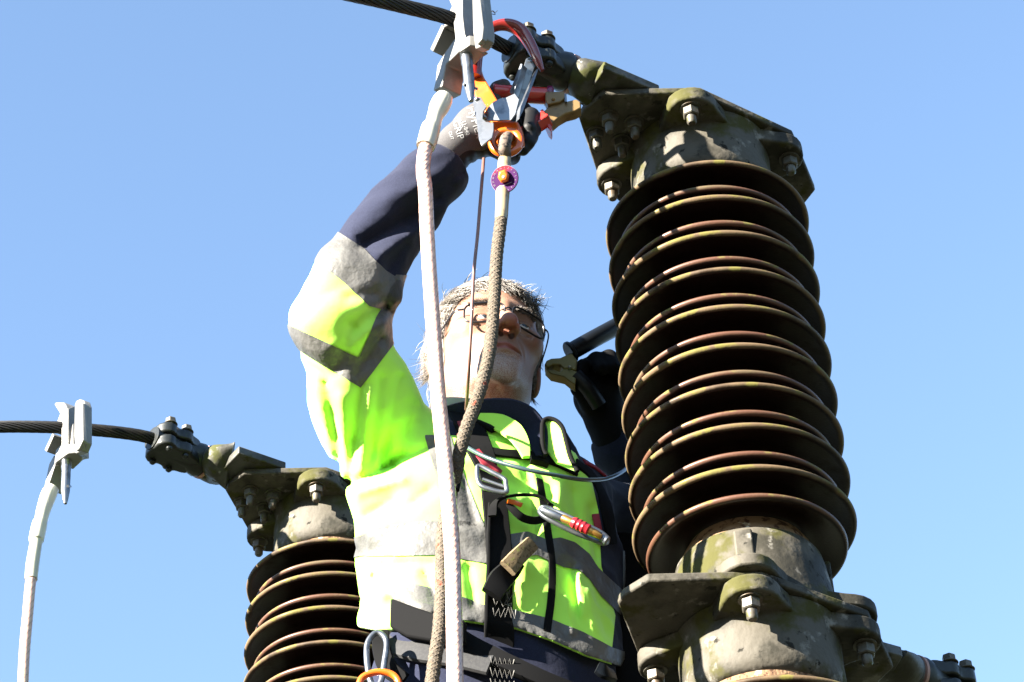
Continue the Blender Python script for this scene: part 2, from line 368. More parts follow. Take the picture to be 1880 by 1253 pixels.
def clip_field(V, F, f, keep=1):
    """part of a mesh where f > 0, cut exactly along f = 0; returns V2, F2, index weights"""
    f = f*keep; newV = []; idx = {}; out = []
    def vert(i):
        k = (i,)
        if k not in idx: idx[k] = len(newV); newV.append((i, i, 0.))
        return idx[k]
    def cut(i, j):
        k = (min(i, j), max(i, j))
        if k not in idx: t = f[k[0]]/(f[k[0]]-f[k[1]]); idx[k] = len(newV); newV.append((k[0], k[1], t))
        return idx[k]
    pos = f > 0; cnt = pos[F].sum(1)
    for q in F[cnt > 0]:
        poly = []; n = len(q)
        for a in range(n):
            i, j = int(q[a]), int(q[(a+1) % n])
            if pos[i]: poly.append(vert(i))
            if pos[i] != pos[j]: poly.append(cut(i, j))
        if len(poly) >= 3: out.append(tuple(poly))
    if not newV: return None
    A = np.array([(a, b) for a, b, t in newV]); t = np.array([t for a, b, t in newV])[:, None]
    return V[A[:, 0]]*(1-t)+V[A[:, 1]]*t, out, (A, t[:, 0])
def lerp(attr, w): A, t = w; return attr[A[:, 0]]*(1-t)+attr[A[:, 1]]*t
def noise3(P, s, seed=0):
    """cheap smooth pseudo noise in about -1..1"""
    r = np.random.default_rng(seed); o = 0
    for k in range(5):
        d = r.normal(size=3); d /= np.linalg.norm(d); d2 = r.normal(size=3); d2 /= np.linalg.norm(d2)
        o = o + np.sin((P @ d.astype(np.float32))*s*(.7+.25*k)+r.uniform(0, 6.28)+1.3*np.sin((P @ d2.astype(np.float32))*s*.6+r.uniform(0, 6.28)))
    return o/3.2

# ------------------------------------------------------------------ the man: head
YB = 2.98
HC = aty(893, 658, 2.985); HS = 1.07
PSI = R(20); HP = R(4); HR = R(4)            # head yaw, chin up, tilt
_f = np.array([math.sin(PSI)*math.cos(HP), -math.cos(PSI)*math.cos(HP), math.sin(HP)])
_x = unit(np.cross(_f, [0, 0, 1])); _x = -_x if _x[0] < 0 else _x
_z = unit(np.cross(_x, _f)); _z = -_z if _z[2] < 0 else _z
_x, _z = _x*math.cos(HR)-_z*math.sin(HR), _z*math.cos(HR)+_x*math.sin(HR)
HM = np.array([_x, _f, _z])                  # rows: local x (viewer's right), y (front), z (up)
def hl(p): return HC + (np.asarray(p)*HS) @ HM
def head_d(P):
    ax = np.abs(P[..., 0])[..., None]; Q = np.concatenate([ax, P[..., 1:]], -1)
    d = ell(P, (0, -.014, .036), (.0765, .098, .088))
    d = smin(d, ell(P, (0, .022, -.025), (.064, .066, .088)), .03)
    d = smin(d, cap(Q, (.05, -.012, -.06), (.018, .066, -.098), .017, .013), .028)
    d = smin(d, ell(P, (0, .082, -.103), (.023, .016, .024)), .018)
    d = smin(d, ell(P, (0, .074, -.062), (.031, .021, .030)), .02)
    d = smin(d, cap(Q, (.0, .083, .024), (.04, .070, .026), .010, .009), .018)
    d = smin(d, ell(Q, (.045, .056, -.014), (.022, .022, .018)), .022)
    d = smax(d, -ell(Q, (.031, .098, -.003), (.018, .018, .014)), .012)
    d = smin(d, cap(P, (0, .084, .016), (0, .109, -.026), .0075, .0105), .012)
    d = smin(d, ell(P, (0, .1115, -.031), (.0125, .011, .0105)), .006)
    d = smin(d, ell(Q, (.0125, .100, -.036), (.0075, .012, .0085)), .005)
    d = smax(d, -ell(Q, (.0075, .103, -.0455), (.0056, .011, .0095)), .002)
    d = smin(d, cap(Q, (.0, .0945, -.0625), (.022, .083, -.066), .0048, .003), .006)
    d = smin(d, cap(Q, (.0, .0915, -.0715), (.018, .084, -.069), .0062, .0035), .006)
    d = smax(d, -cap(Q, (.0, .101, -.0668), (.026, .086, -.0675), .0018, .0016), .003)
    d = smax(d, -cap(Q, (.019, .100, -.036), (.037, .079, -.072), .003, .003), .006)
    d = smax(d, -cap(P, (-.012, .0955, -.082), (.012, .0955, -.082), .002, .002), .008)
    d = smax(d, -cap(Q, (.0, .1, -.0668), (.024, .086, -.0675), .0034, .0024), .0015)
    for zf in (.048, .057): d = smax(d, -cap(Q, (0, .0905, zf), (.035, .078, zf+.002), .0011), .004)
    lid = ell(Q, (.0305, .0735, -.006), (.0152, .0142, .0125)); slit = ell(Q, (.0305, .088, -.0065), (.0125, .009, .0036))
    d = smin(d, smax(lid, -slit, .0015), .003)
    d = smax(d, -cap(Q, (.016, .088, -.0195), (.042, .078, -.021), .0012), .005)       # bags under the eyes
    d = smax(d, -cap(Q, (.05, .068, .002), (.062, .052, -.004), .0008), .003); d = smax(d, -cap(Q, (.05, .068, .0), (.061, .05, -.014), .0008), .003)
    ear = ell(Q, (.080, -.012, -.012), (.007, .018, .031)); ear = smax(ear, -ell(Q, (.088, -.008, -.008), (.006, .010, .018)), .005)
    d = smin(d, ear, .006)
    d = smin(d, cap(P, (0, -.03, -.06), (0, -.055, -.26), .056, .062), .03)
    d = smin(d, cap(Q, (.05, -.045, -.06), (.012, .012, -.21), .011, .012), .018)
    d = smin(d, ell(P, (0, .024, -.15), (.011, .012, .018)), .016)
    return d
LO = np.array([-.1, -.135, -.24]); VX = .0021
G, _ = grid(LO, (.1, .135, .14), VX)
D = head_d(G); HV, HF = surf(D, LO, VX); del G, D
HF = orient(HV, HF, head_d)
HVl = HV.copy(); HVw = HC + (HV*HS) @ HM
def gauss(P, c, r): return np.exp(-(((P-np.asarray(c))/np.asarray(r))**2).sum(1))
Pq = np.column_stack([np.abs(HVl[:, 0]), HVl[:, 1:]])
a_lip = np.clip(gauss(Pq, (0, .097, -.067), (.022, .016, .0062))*1.6, 0, 1)
a_red = np.clip(gauss(Pq, (0, .115, -.036), (.02, .03, .016))*1.1 + gauss(Pq, (.045, .07, -.025), (.025, .03, .02))*.45 + gauss(Pq, (.08, -.01, -.01), (.014, .03, .04))*.7, 0, 1)
def _cap(P, a, b): ba = np.array(b)-np.array(a); h = np.clip(((P-np.array(a)) @ ba)/(ba @ ba), 0, 1); return np.linalg.norm(P-np.array(a)-h[:, None]*ba, axis=1)
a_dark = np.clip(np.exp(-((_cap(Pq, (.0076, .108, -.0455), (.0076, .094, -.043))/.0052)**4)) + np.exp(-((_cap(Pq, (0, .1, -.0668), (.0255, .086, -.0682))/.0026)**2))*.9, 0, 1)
a_stub = np.clip(np.clip((-.038-HVl[:, 2])/.05, 0, 1)*np.clip((HVl[:, 1]+.02)/.04, 0, 1)*np.clip((HVl[:, 2]+.155)/.03, 0, 1), 0, 1)*(1-a_lip)
M_skin = mat('skin', (.23, .125, .082), .48, sss=.15, coat=.0,
    layers=[dict(col=(.22, .085, .055), scale=30, lo=.45, hi=.75, max=.35), dict(col=(.33, .07, .045), attr='red', amix=.8, scale=60, lo=.7, hi=1.25, max=.55), dict(col=(.24, .06, .055), attr='lip', amix=.9, scale=60, lo=.8, hi=1.3, max=.8),
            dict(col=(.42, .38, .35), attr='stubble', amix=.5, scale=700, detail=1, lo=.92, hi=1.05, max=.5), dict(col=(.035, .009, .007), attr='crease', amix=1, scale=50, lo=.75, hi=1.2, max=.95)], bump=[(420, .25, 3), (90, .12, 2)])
# ---- body core (under the clothes) shares the jacket's field
def torso_axis(z):
    return None
TX = aty(897, 1000, YB)[0]
TZ = np.array([1.55, 1.70, 1.84, 1.92, 2.02, 2.12, 2.19, 2.25, 2.30, 2.335, 2.37])+CAMH
TA = np.array([.172, .172, .182, .190, .196, .200, .192, .170, .128, .092, .078])
TB = np.array([.125, .122, .130, .135, .138, .142, .142, .130, .112, .095, .08])
YAW = R(20); cY, sY = math.cos(YAW), math.sin(YAW)
def torso_d(P, off=0):
    z = P[..., 2]; a = np.interp(z, TZ, TA)+off; b = np.interp(z, TZ, TB)+off
    x = P[..., 0]-TX; y = P[..., 1]-YB; u = x*cY + y*sY; v = -x*sY + y*cY
    k = ((np.abs(u)/(a*.965))**2.7+(np.abs(v)/(b*.965))**2.7)**(1/2.7); d = (k-1)*np.minimum(a, b)*1.08
    d = smax(d, TZ[0]-z, .02); return smax(d, z-TZ[-1], .02)
def A3(x, y, Y, r): p = aty(x, y, Y); return p, r/ppm(p)
ARM1 = [A3(742, 830, 2.93, 82), A3(668, 735, 2.84, 92), A3(621, 596, 2.745, 79), A3(655, 520, 2.728, 72), A3(702, 438, 2.71, 62), A3(755, 368, 2.695, 55), A3(798, 322, 2.685, 49), A3(812, 303, 2.683, 46)]
ARM2 = [A3(1072, 915, 3.02, 62), A3(1150, 950, 3.10, 56), A3(1200, 1005, 3.15, 55), A3(1178, 905, 3.15, 44), A3(1135, 835, 3.135, 36), A3(1122, 806, 3.13, 32)]
def chain(P, C, k, off=0):
    d = None
    for (a, ra), (b, rb) in zip(C[:-1], C[1:]):
        e = cap(P, a, b, ra+off, rb+off); d = e if d is None else smin(d, e, k)
    return d
def folds_px(X, Y_, L):
    """L: (x0, y0, x1, y1, width px, depth m) grooves (+) and ridges (-) pressed in from the viewer's side"""
    g = np.zeros_like(X)
    for x0, y0, x1, y1, wd, am in L:
        dx, dy = x1-x0, y1-y0; h = np.clip(((X-x0)*dx+(Y_-y0)*dy)/(dx*dx+dy*dy), 0, 1)
        g += am*(1.25 if y0 > 800 else 1.0)*np.exp(-(np.sqrt((X-x0-h*dx)**2+(Y_-y0-h*dy)**2+4)/(wd*.85))**1.35)*np.where(h <= 0, .6, 1)
    return g
FOLDS = [ # forearm, navy part
 (665, 452, 770, 388, 17, .022), (760, 385, 800, 365, 14, .008), (690, 474, 765, 424, 11, -.008), (770, 372, 850, 318, 8, .006), (752, 350, 838, 292, 9, -.003), (795, 372, 830, 342, 6, .006), (815, 352, 850, 326, 5, -.004), (712, 500, 745, 450, 9, .008), (640, 425, 720, 360, 18, -.003),
 # elbow
 (712, 560, 650, 600, 16, .016), (700, 590, 640, 640, 13, -.007), (690, 540, 640, 545, 12, .008), (650, 600, 620, 680, 12, .007), (700, 620, 655, 690, 10, .009),
 (560, 560, 640, 520, 16, .004), (545, 640, 600, 690, 12, .005),
 # upper arm down to the armhole
 (665, 700, 640, 880, 12, .013), (700, 690, 680, 850, 15, .012), (735, 690, 700, 860, 13, .009), (625, 720, 640, 870, 13, -.008), (600, 700, 625, 850, 12, .009), (682, 720, 662, 860, 10, -.007), (575, 690, 610, 820, 12, -.004),
 (640, 890, 720, 855, 10, .010), (720, 850, 800, 820, 12, .010), (760, 740, 740, 830, 16, .007), (655, 905, 740, 880, 12, -.008),
 # chest and belly
 (948, 1030, 936, 1100, 8, -.008), (1062, 1050, 1070, 1130, 9, -.009), (1030, 890, 1022, 960, 9, -.008), (975, 860, 990, 900, 10, -.006), (1085, 930, 1092, 1030, 9, .007), (1040, 1100, 1050, 1160, 8, -.007),
 (850, 880, 870, 960, 12, .006), (900, 860, 960, 900, 14, .006), (960, 820, 985, 980, 10, .005), (1020, 880, 1035, 960, 14, -.006), (1050, 900, 1070, 1000, 12, .006),
 (700, 1040, 800, 1035, 14, .006), (680, 1060, 740, 1110, 14, .008), (780, 1050, 800, 1100, 12, .009), (705, 1090, 790, 1120, 14, -.009), (860, 1040, 870, 1110, 12, .008), (660, 1030, 700, 1090, 14, -.007),
 (940, 1040, 930, 1120, 12, .008), (965, 1030, 955, 1110, 12, -.007), (1050, 1040, 1060, 1130, 12, .007), (1080, 1080, 1090, 1150, 12, -.006), (740, 940, 790, 900, 14, .005), (670, 950, 720, 920, 14, .006)]
ZH = CAMH+1.845
def jacket_d(P, off=0, detail=True):
    d = torso_d(P, off); d = smin(d, chain(P, ARM1, .035, off), .045); d = smin(d, chain(P, ARM2, .03, off), .04)
    # right shoulder yoke
    p, r = A3(1040, 900, 2.99, 60); d = smin(d, cap(P, A3(940, 860, 2.99, 60)[0], p, r*.9+off), .04)
    p, r = A3(700, 862, 2.91, 44); d = smin(d, cap(P, p, A3(760, 845, 2.92, 50)[0], r+off), .03)
    p, r = A3(650, 815, 2.87, 46); d = smin(d, cap(P, p, A3(705, 965, 2.90, 52)[0], r+off), .03)
    if detail:
        q = P-CAM.astype(np.float32); z = q @ FWD.astype(np.float32); X = 940+FPX*(q @ RT.astype(np.float32))/z; Y_ = 626.5-FPX*(q @ UP.astype(np.float32))/z
        near = np.abs(d) < .04
        g = np.zeros_like(d); Xn, Yn = X[near], Y_[near]; Pn = P[near]
        fr = np.clip((YB+.05-Pn[..., 1])/.08, 0, 1)
        g[near] = folds_px(Xn, Yn, FOLDS)*fr + .009*(np.abs(noise3(Pn, 19, 3))-.35) + .0045*(np.abs(noise3(Pn, 47, 5))-.35) + .0012*noise3(Pn, 110, 8)
        d = d+g
    return d
LO = np.array([-.36, 2.58, CAMH+1.78]); VX = .0046
G, _ = grid(LO, (.32, 3.24, CAMH+2.86), VX)
D = jacket_d(G)
p1, p0 = ARM1[-1][0], ARM1[-2][0]; dw = unit(p1-p0)
D = smax(D, (G-p1.astype(np.float32)) @ dw.astype(np.float32) - .004, .004)          # cut the cuffs
p2, p3 = ARM2[-1][0], ARM2[-2][0]; dw2 = unit(p2-p3)
D2 = smax(D, np.where(np.sqrt(((G-p2.astype(np.float32))**2).sum(-1)) < .12, (G-p2.astype(np.float32)) @ dw2.astype(np.float32) - .004, -1.), .004); D = D2
HEM = [(560, 1150), (640, 1150), (700, 1160), (800, 1150), (846, 1142), (946, 1156), (1009, 1177), (1075, 1206), (1120, 1220), (1160, 1235), (1260, 1250)]
_X, _Y = project(G.reshape(-1, 3)); _h = (_Y-np.interp(_X, *zip(*HEM))).reshape(D.shape)/1300     # hem, pulled up on the raised arm's side
D = smax(D, _h.astype(np.float32), .006); del _X, _Y, _h
# neck opening: hollow it out under the collar
nb0 = hl((0, -.045, -.13)); nb1 = hl((0, -.035, -.245))
NK = cap(G, nb0+np.array([0, -.012, .1]), nb1+np.array([0, -.02, 0.02]), .085, .06)
D = smax(D, -NK, .006)
JV, JF = surf(D, LO, VX); del G, D, D2, NK
JF = orient(JV, JF, lambda p: jacket_d(p, detail=False))
JN = vnormals(JV, JF)
# ---- cloth fields: navy panels and retroreflective tapes, as cuts through the jacket
X_, Y_ = project(JV)
dA1 = chain(JV, ARM1[1:], .03); dTor = torso_d(JV)
on1 = (dTor-dA1)*1300                        # > 0 on the raised sleeve
def lin(x0, y0, x1, y1): n = np.array([y1-y0, -(x1-x0)])/math.hypot(x1-x0, y1-y0); return (X_-x0)*n[0]+(Y_-y0)*n[1]
def ip(pts): a = np.array(pts, float); return np.interp(X_, a[:, 0], a[:, 1])
def curve_line(pts):                         # signed px distance to a poly-line, positive above / left
    best = None; sg = None
    for (x0, y0), (x1, y1) in zip(pts[:-1], pts[1:]):
        dx, dy = x1-x0, y1-y0; h = np.clip(((X_-x0)*dx+(Y_-y0)*dy)/(dx*dx+dy*dy), 0, 1); ex, ey = X_-x0-h*dx, Y_-y0-h*dy
        d = np.hypot(ex, ey); s_ = np.sign(dy*ex-dx*ey)
        if best is None: best, sg = d, s_
        else: k = d < best-1e-6; best = np.where(k, d, best); sg = np.where(k, s_, sg)
    return best*sg
L1 = curve_line([(560, 380), (622, 427), (668, 458), (708, 498), (722, 507), (790, 540)])
L2 = curve_line([(520, 450), (583, 482), (632, 520), (676, 562), (694, 566), (760, 590)])
fore = np.minimum(on1+20, (690-Y_)*1.)
navy1 = np.minimum(L1, fore); tape1 = np.minimum(np.minimum(-L1, L2), fore)
U2 = ip([(500, 585), (546, 603), (658, 657), (697, 570), (725, 505)]); B2 = ip([(500, 610), (532, 631), (662, 713), (725, 628)])
tape2 = np.minimum(np.minimum(Y_-U2, B2-Y_), on1+25)
frn = 1e3
UC = ip([(600, 1000), (663, 984), (702, 967), (784, 957), (850, 957), (900, 972), (936, 982), (968, 977), (1003, 992), (1028, 988), (1054, 996), (1081, 1018), (1097, 1043), (1180, 1120)])
BC = ip([(600, 1035), (661, 1022), (805, 1020), (890, 1035), (948, 1024), (985, 1020), (1034, 1043), (1062, 1047), (1083, 1067), (1103, 1096), (1180, 1170)])
tape3 = np.minimum(Y_-UC, BC-Y_)
UH = ip([(600, 1055), (739, 1068), (788, 1080), (846, 1096), (890, 1112), (946, 1121), (1009, 1137), (1071, 1162), (1124, 1190), (1200, 1215)])
hemY = ip(HEM)
tape4 = np.minimum(np.minimum(Y_-UH, hemY-4-Y_), X_-722)
tape5 = np.minimum(np.minimum(23-np.abs(curve_line([(800, 790), (818, 850), (872, 985)])), (YB-JV[:, 1])*1300), np.minimum(968-Y_, Y_-800))
side = ip([(0, 0)]) ; sx = np.interp(Y_, [700, 820, 850, 880, 940, 1040, 1090, 1130, 1190, 1250], [1046, 1050, 1066, 1086, 1099, 1104, 1118, 1130, 1124, 1122])
navy2 = np.maximum(np.minimum(X_-sx, Y_-760), np.minimum(np.minimum(X_-812, 985-X_), np.minimum(ip([(812, 800), (880, 800), (905, 782), (950, 790), (985, 835)])-Y_, (on1*-1)+40)))
navy = np.maximum(navy1, navy2)
print('jacket verts', len(JV))

M_hv = mat('hi_vis_yellow_cloth', (.40, .80, .085), .75, sheen=.25, spec=.3, layers=[dict(col=(.36, .75, .07), scale=7, lo=.4, hi=.7)], bump=[(900, .12, 2), (60, .12, 3)])
M_navy = mat('navy_cloth', (.010, .012, .026), .9, sheen=.05, spec=.15, layers=[dict(col=(.016, .019, .038), scale=900, lo=.45, hi=.6)], bump=[(900, .25, 2), (50, .15, 3)])
M_tape = mat('retroreflective_tape', (.088, .086, .08), .5, metal=.1, spec=.35, layers=[dict(col=(.072, .07, .066), scale=24, lo=.45, hi=.65)], bump=[(45, .5, 3), (130, .3, 2)])
M_tape2 = mat('sewn_edge', (.2, .2, .19), .6)
M_black = mat('black_webbing', (.003, .003, .0033), .85, spec=.12, bump=[(1200, .3, 1)])
M_glove = mat('grey_knit_glove', (.045, .042, .043), .8, layers=[dict(col=(.065, .062, .062), scale=800, lo=.5, hi=.6)], bump=[(1100, .4, 1)])
M_glovep = mat('black_glove_coating', (.004, .004, .0045), .6, spec=.3, bump=[(500, .3, 2)])
M_gb = mat('black_glove', (.002, .002, .0022), .8, spec=.15, bump=[(400, .3, 2)])

# ---- body: head, neck, trunk, arms, hands and legs in one mesh
LOb = np.array([-.36, 2.6, .95]); VB = .0125
G, _ = grid(LOb, (.34, 3.26, CAMH+2.42), VB)
LEG = [[(TX-.095, YB, 2.75, .085), (TX-.10, YB+.01, 2.3, .065), (TX-.10, YB+.05, 1.9, .045), (TX-.10, YB-.08, 1.86, .035)], [(TX+.095, YB, 2.75, .085), (TX+.10, YB+.01, 2.3, .065), (TX+.10, YB+.05, 1.9, .045), (TX+.10, YB-.08, 1.86, .035)]]
LEG = [[(np.array((x, y, z-.0)), r) for x, y, z, r in L] for L in LEG]
LEG = [[(np.array((p[0], p[1], 1.55+CAMH+(p[2]-2.75))), r) for p, r in L] for L in LEG]
bcore = torso_d(G, -.03); bcore = smin(bcore, chain(G, ARM1, .03, -.031), .03); bcore = smin(bcore, chain(G, ARM2, .03, -.014), .03)
for L in LEG: bcore = smin(bcore, chain(G, L, .02), .03)
bcore = smin(bcore, cap(G, hl((0, -.05, -.18)), hl((0, -.04, -.30)), .05, .06), .03)
BV, BF = surf(bcore, LOb, VB)
BF = orient(BV, BF, lambda p: smin(torso_d(p, -.03), chain(p, ARM1, .03, -.02), .03)); del G, bcore
allV = np.vstack([HVw, BV]); allF = np.vstack([HF, BF+len(HVw)]); z0 = np.zeros(len(BV))
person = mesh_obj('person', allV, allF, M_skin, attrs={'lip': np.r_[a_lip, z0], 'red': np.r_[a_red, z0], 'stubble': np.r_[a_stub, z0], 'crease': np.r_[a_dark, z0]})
tag(person, 'man with grey hair and glasses in a yellow hi-vis jacket reaching up to the wires', 'person')

def piece(name, f, keep, matl, parent, off=0, extra=None):
    r = clip_field(JV+JN*off, JF, f, keep)
    if r is None: return None
    V, F, wt = r
    return mesh_obj(name, V, F, matl, parent)
jacket = piece('jacket', navy, -1, M_hv, person)
piece('navy_panel', np.minimum(navy2, 1e3), 1, M_navy, jacket)
piece('navy_sleeve', navy1, 1, M_navy, jacket)
tape6 = np.minimum(np.minimum(Y_-1012, 1090-Y_), X_-1142)
for f in (tape1, tape2, tape3, tape4, tape5, tape6):
    piece('reflective_tape', f, 1, M_tape, jacket, off=.0016)

from mathutils.bvhtree import BVHTree
JB = BVHTree.FromPolygons([tuple(v) for v in JV], [tuple(int(i) for i in f) for f in JF])
def on_jacket(x, y, off=0, last=None):
    o = Vector(CAM); d = Vector(ray(x, y)).normalized(); h = JB.ray_cast(o, d)
    if h[0] is None: return last
    n = h[1]; n = -n if n.dot(d) > 0 else n
    return np.array(h[0]) + np.array(n)*off, np.array(n)
def ribbon(path, wpx, thick, off=.003, per=6, smoothn=3, snap=True, D=None):
    """strap laid over the jacket along a picture path: list of (x, y)"""
    P2 = spline([(x, y, 0) for x, y in path], per)[:, :2]; pts = []; nr = []; last = None
    for x, y in P2:
        r = on_jacket(x, y, off, last)
        if r is None: continue
        last = r; pts.append(r[0]); nr.append(r[1])
    # keep the strap's own picture position even where it leaves the cloth
    pts = np.array(pts); nr = np.array(nr)
    dep = (pts-CAM) @ FWD
    for _ in range(smoothn):
        dep[1:-1] = np.minimum(dep[1:-1], (dep[:-2]+dep[1:-1]*2+dep[2:])/4 ); nr[1:-1] = (nr[:-2]+nr[1:-1]+nr[2:])
    nr = nr/np.linalg.norm(nr, axis=1)[:, None]
    if len(pts) == len(P2): pts = np.array([atd(x, y, d) for (x, y), d in zip(P2, dep)])
    w = np.interp(np.linspace(0, 1, len(pts)), np.linspace(0, 1, len(np.atleast_1d(wpx))), np.atleast_1d(wpx).astype(float))
    return sheet(pts, nr, w/ppm(pts[len(pts)//2])/2, thick)
def sheet(C, N, hw, th):
    """flat band along C, lying with normal N; hw half width per point"""
    C = np.asarray(C); n = len(C); V = []; uv = []; L = 0
    for k in range(n):
        T = unit(C[min(k+1, n-1)]-C[max(k-1, 0)]); S_ = unit(np.cross(N[k], T)); Nn = unit(np.cross(T, S_))
        if k: L += np.linalg.norm(C[k]-C[k-1])
        h = hw[k] if hasattr(hw, '__len__') else hw
        for a, b in ((-1, 0), (-.9, .5), (0, .62), (.9, .5), (1, 0), (.9, -.5), (0, -.5), (-.9, -.5)):
            V.append(C[k]+S_*a*h+Nn*b*th); uv.append((a, L))
    F = [(k*8+i, k*8+(i+1) % 8, (k+1)*8+(i+1) % 8, (k+1)*8+i) for k in range(n-1) for i in range(8)]
    F += [tuple(range(7, -1, -1)), tuple((n-1)*8+i for i in range(8))]
    return V, [f[::-1] for f in F], uv

# ---- trousers
LOt = np.array([-.34, 2.7, .75]); VT = .009
G, _ = grid(LOt, (.3, 3.22, CAMH+1.93), VT)
tr = torso_d(G, -.012)
for L in LEG: tr = smin(tr, chain(G, L[:3], .02, .022), .03)
tr = tr + .004*noise3(G, 30, 9); tr = smax(tr, (CAMH+1.90)-G[..., 2]-10, .01)
V, F = surf(tr, LOt, VT); F = orient(V, F, lambda p: torso_d(p, -.012)); del G, tr
trousers = mesh_obj('trousers', V, F, M_navy, person)
for L in LEG:
    b = MB(); a = L[2][0]; V, F, uv = tube_vf(np.array([a+[0, .02, .02], a+[0, 0, -.05], a+[0, -.07, -.09], a+[0, -.16, -.10]]), [.055, .055, .05, .04], 16); b.add(V, F, uv); b.build('boot', M_black, person)

# ---- gloves
def glove(name, chains, k, matl, lo_hi, vox, parent, cut=None, extra=None):
    pts = [(aty(x, y, Y), r/ppm(aty(x, y, Y))) for ch in chains for x, y, Y, r in ch]
    P = np.array([p for p, r in pts]); rr = max(r for p, r in pts)+.012; lo = P.min(0)-rr; hi = P.max(0)+rr
    CH = [[A3(*q) for q in ch] for ch in chains]
    def f(P):
        d = None
        for i, ch in enumerate(CH):
            e = chain(P, ch, .006); d = e if d is None else smin(d, e, k[i] if hasattr(k, '__len__') else k)
        return d + (extra(P) if extra else 0)
    G, _ = grid(lo, hi, vox); D = f(G)
    if cut is not None: D = smax(D, cut(G), .002)
    V, F = surf(D, lo, vox); F = orient(V, F, f); return V, F
ga, gb = ARM1[-2][0], A3(905, 235, 2.69, 1)[0]; gd = unit(gb-ga)
CH1 = [[(806, 303, 2.685, 39), (845, 265, 2.688, 40), (880, 242, 2.69, 50), (915, 238, 2.69, 42)],      # cuff and palm
       [(884, 212, 2.685, 24), (902, 190, 2.68, 18), (915, 165, 2.675, 15), (925, 158, 2.672, 13)],                     # thumb over the upper grip
       [(922, 222, 2.695, 20), (958, 205, 2.70, 17), (975, 214, 2.685, 15), (972, 236, 2.665, 13)],     # fingers round the lower grip
       [(928, 238, 2.695, 20), (962, 226, 2.705, 17), (978, 238, 2.69, 15), (970, 262, 2.665, 13)],
       [(918, 256, 2.69, 20), (948, 250, 2.70, 16), (970, 256, 2.685, 14), (960, 275, 2.668, 12)],
       [(902, 268, 2.69, 20), (925, 280, 2.695, 16), (940, 288, 2.685, 14), (928, 292, 2.668, 12)]]
def kn(P): q = P-CAM; z = q @ FWD; X = 940+FPX*(q @ RT)/z; Y_ = 626.5-FPX*(q @ UP)/z; return folds_px(X, Y_, [(846, 300, 852, 322, 4, .004), (860, 292, 868, 316, 4, .004), (876, 286, 884, 310, 4, .004), (832, 306, 838, 324, 4, .003), (892, 280, 898, 304, 4, .003)])
V, F = glove('glove', CH1, [.01, .014, .008, .006, .006, .006], None, None, .0021, None, cut=lambda P: -((P-(ga+gd*.0)) @ gd), extra=kn)
px_, py_ = project(V)
rows = clip_field(V, F, ((px_-905)*.42+(py_-262)*.9)+np.where(px_ > 905, 60, 0.)+6*np.sin(px_*.09), -1)
g1 = mesh_obj('glove', rows[0], rows[1], M_glove, person)
rows = clip_field(V, F, ((px_-905)*.42+(py_-262)*.9)+np.where(px_ > 905, 60, 0.)+6*np.sin(px_*.09), 1)
mesh_obj('grip_coating', rows[0], rows[1], M_glovep, g1)
GB = BVHTree.FromPolygons([tuple(v) for v in V], [tuple(int(i) for i in f) for f in F])
CH2 = [[(1126, 815, 3.13, 36), (1112, 770, 3.12, 38), (1100, 730, 3.11, 46), (1108, 695, 3.11, 42)],
       [(1086, 740, 3.09, 22), (1066, 712, 3.07, 18), (1062, 690, 3.06, 15), (1070, 672, 3.055, 13)],
       [(1090, 700, 3.10, 20), (1078, 676, 3.08, 17), (1095, 662, 3.06, 15), (1104, 678, 3.05, 13)],
       [(1105, 700, 3.11, 20), (1104, 672, 3.09, 17), (1118, 658, 3.065, 15), (1126, 676, 3.055, 13)],
       [(1122, 705, 3.12, 20), (1130, 680, 3.10, 17), (1140, 668, 3.075, 15), (1144, 688, 3.06, 13)],
       [(1132, 722, 3.13, 19), (1148, 700, 3.11, 15), (1156, 690, 3.09, 13), (1158, 706, 3.08, 11)]]
V, F = glove('glove', CH2, .008, None, None, .0024, None)
mesh_obj('glove', V, F, M_gb, person)
E_ = None
def glove_text(txt, x, y, size, ang, parent):
    """letters laid on the back of the glove"""
    cu = bpy.data.curves.new('t', 'FONT'); cu.body = txt; cu.size = size; cu.extrude = .0002; cu.align_x = 'CENTER'; cu.resolution_u = 3
    o = bpy.data.objects.new('t', cu); COL.objects.link(o); dg = bpy.context.evaluated_depsgraph_get(); me = bpy.data.meshes.new_from_object(o.evaluated_get(dg)); bpy.data.objects.remove(o)
    V = []; ca, sa = math.cos(ang), math.sin(ang)
    for v in me.vertices:
        u, w = v.co.x, v.co.y; X = x+(u*ca-w*sa); Y = y-(u*sa+w*ca)
        h = GB.ray_cast(Vector(CAM), Vector(ray(X, Y)).normalized())
        p = h[0] if h[0] else Vector(aty(X, Y, 2.66)); V.append(np.array(p)-unit(ray(X, Y))*(.0006+v.co.z))
    return V, [tuple(p.vertices) for p in me.polygons]
tb = MB()
for t_, x, y, sz, an in (('HyFlex', 866, 226, 22, -72), ('11-840', 852, 236, 10, -72), ('GRIP', 836, 240, 17, -72), ('ANTI', 842, 226, 9, -72), ('CUT', 826, 250, 8, -72)):
    V, F = glove_text(t_, x, y, sz, R(an), None); tb.add(V, F)
M_white = mat('white_print', (.3, .3, .3), .6)
tb.build('glove_print', M_white, g1, smooth=False)

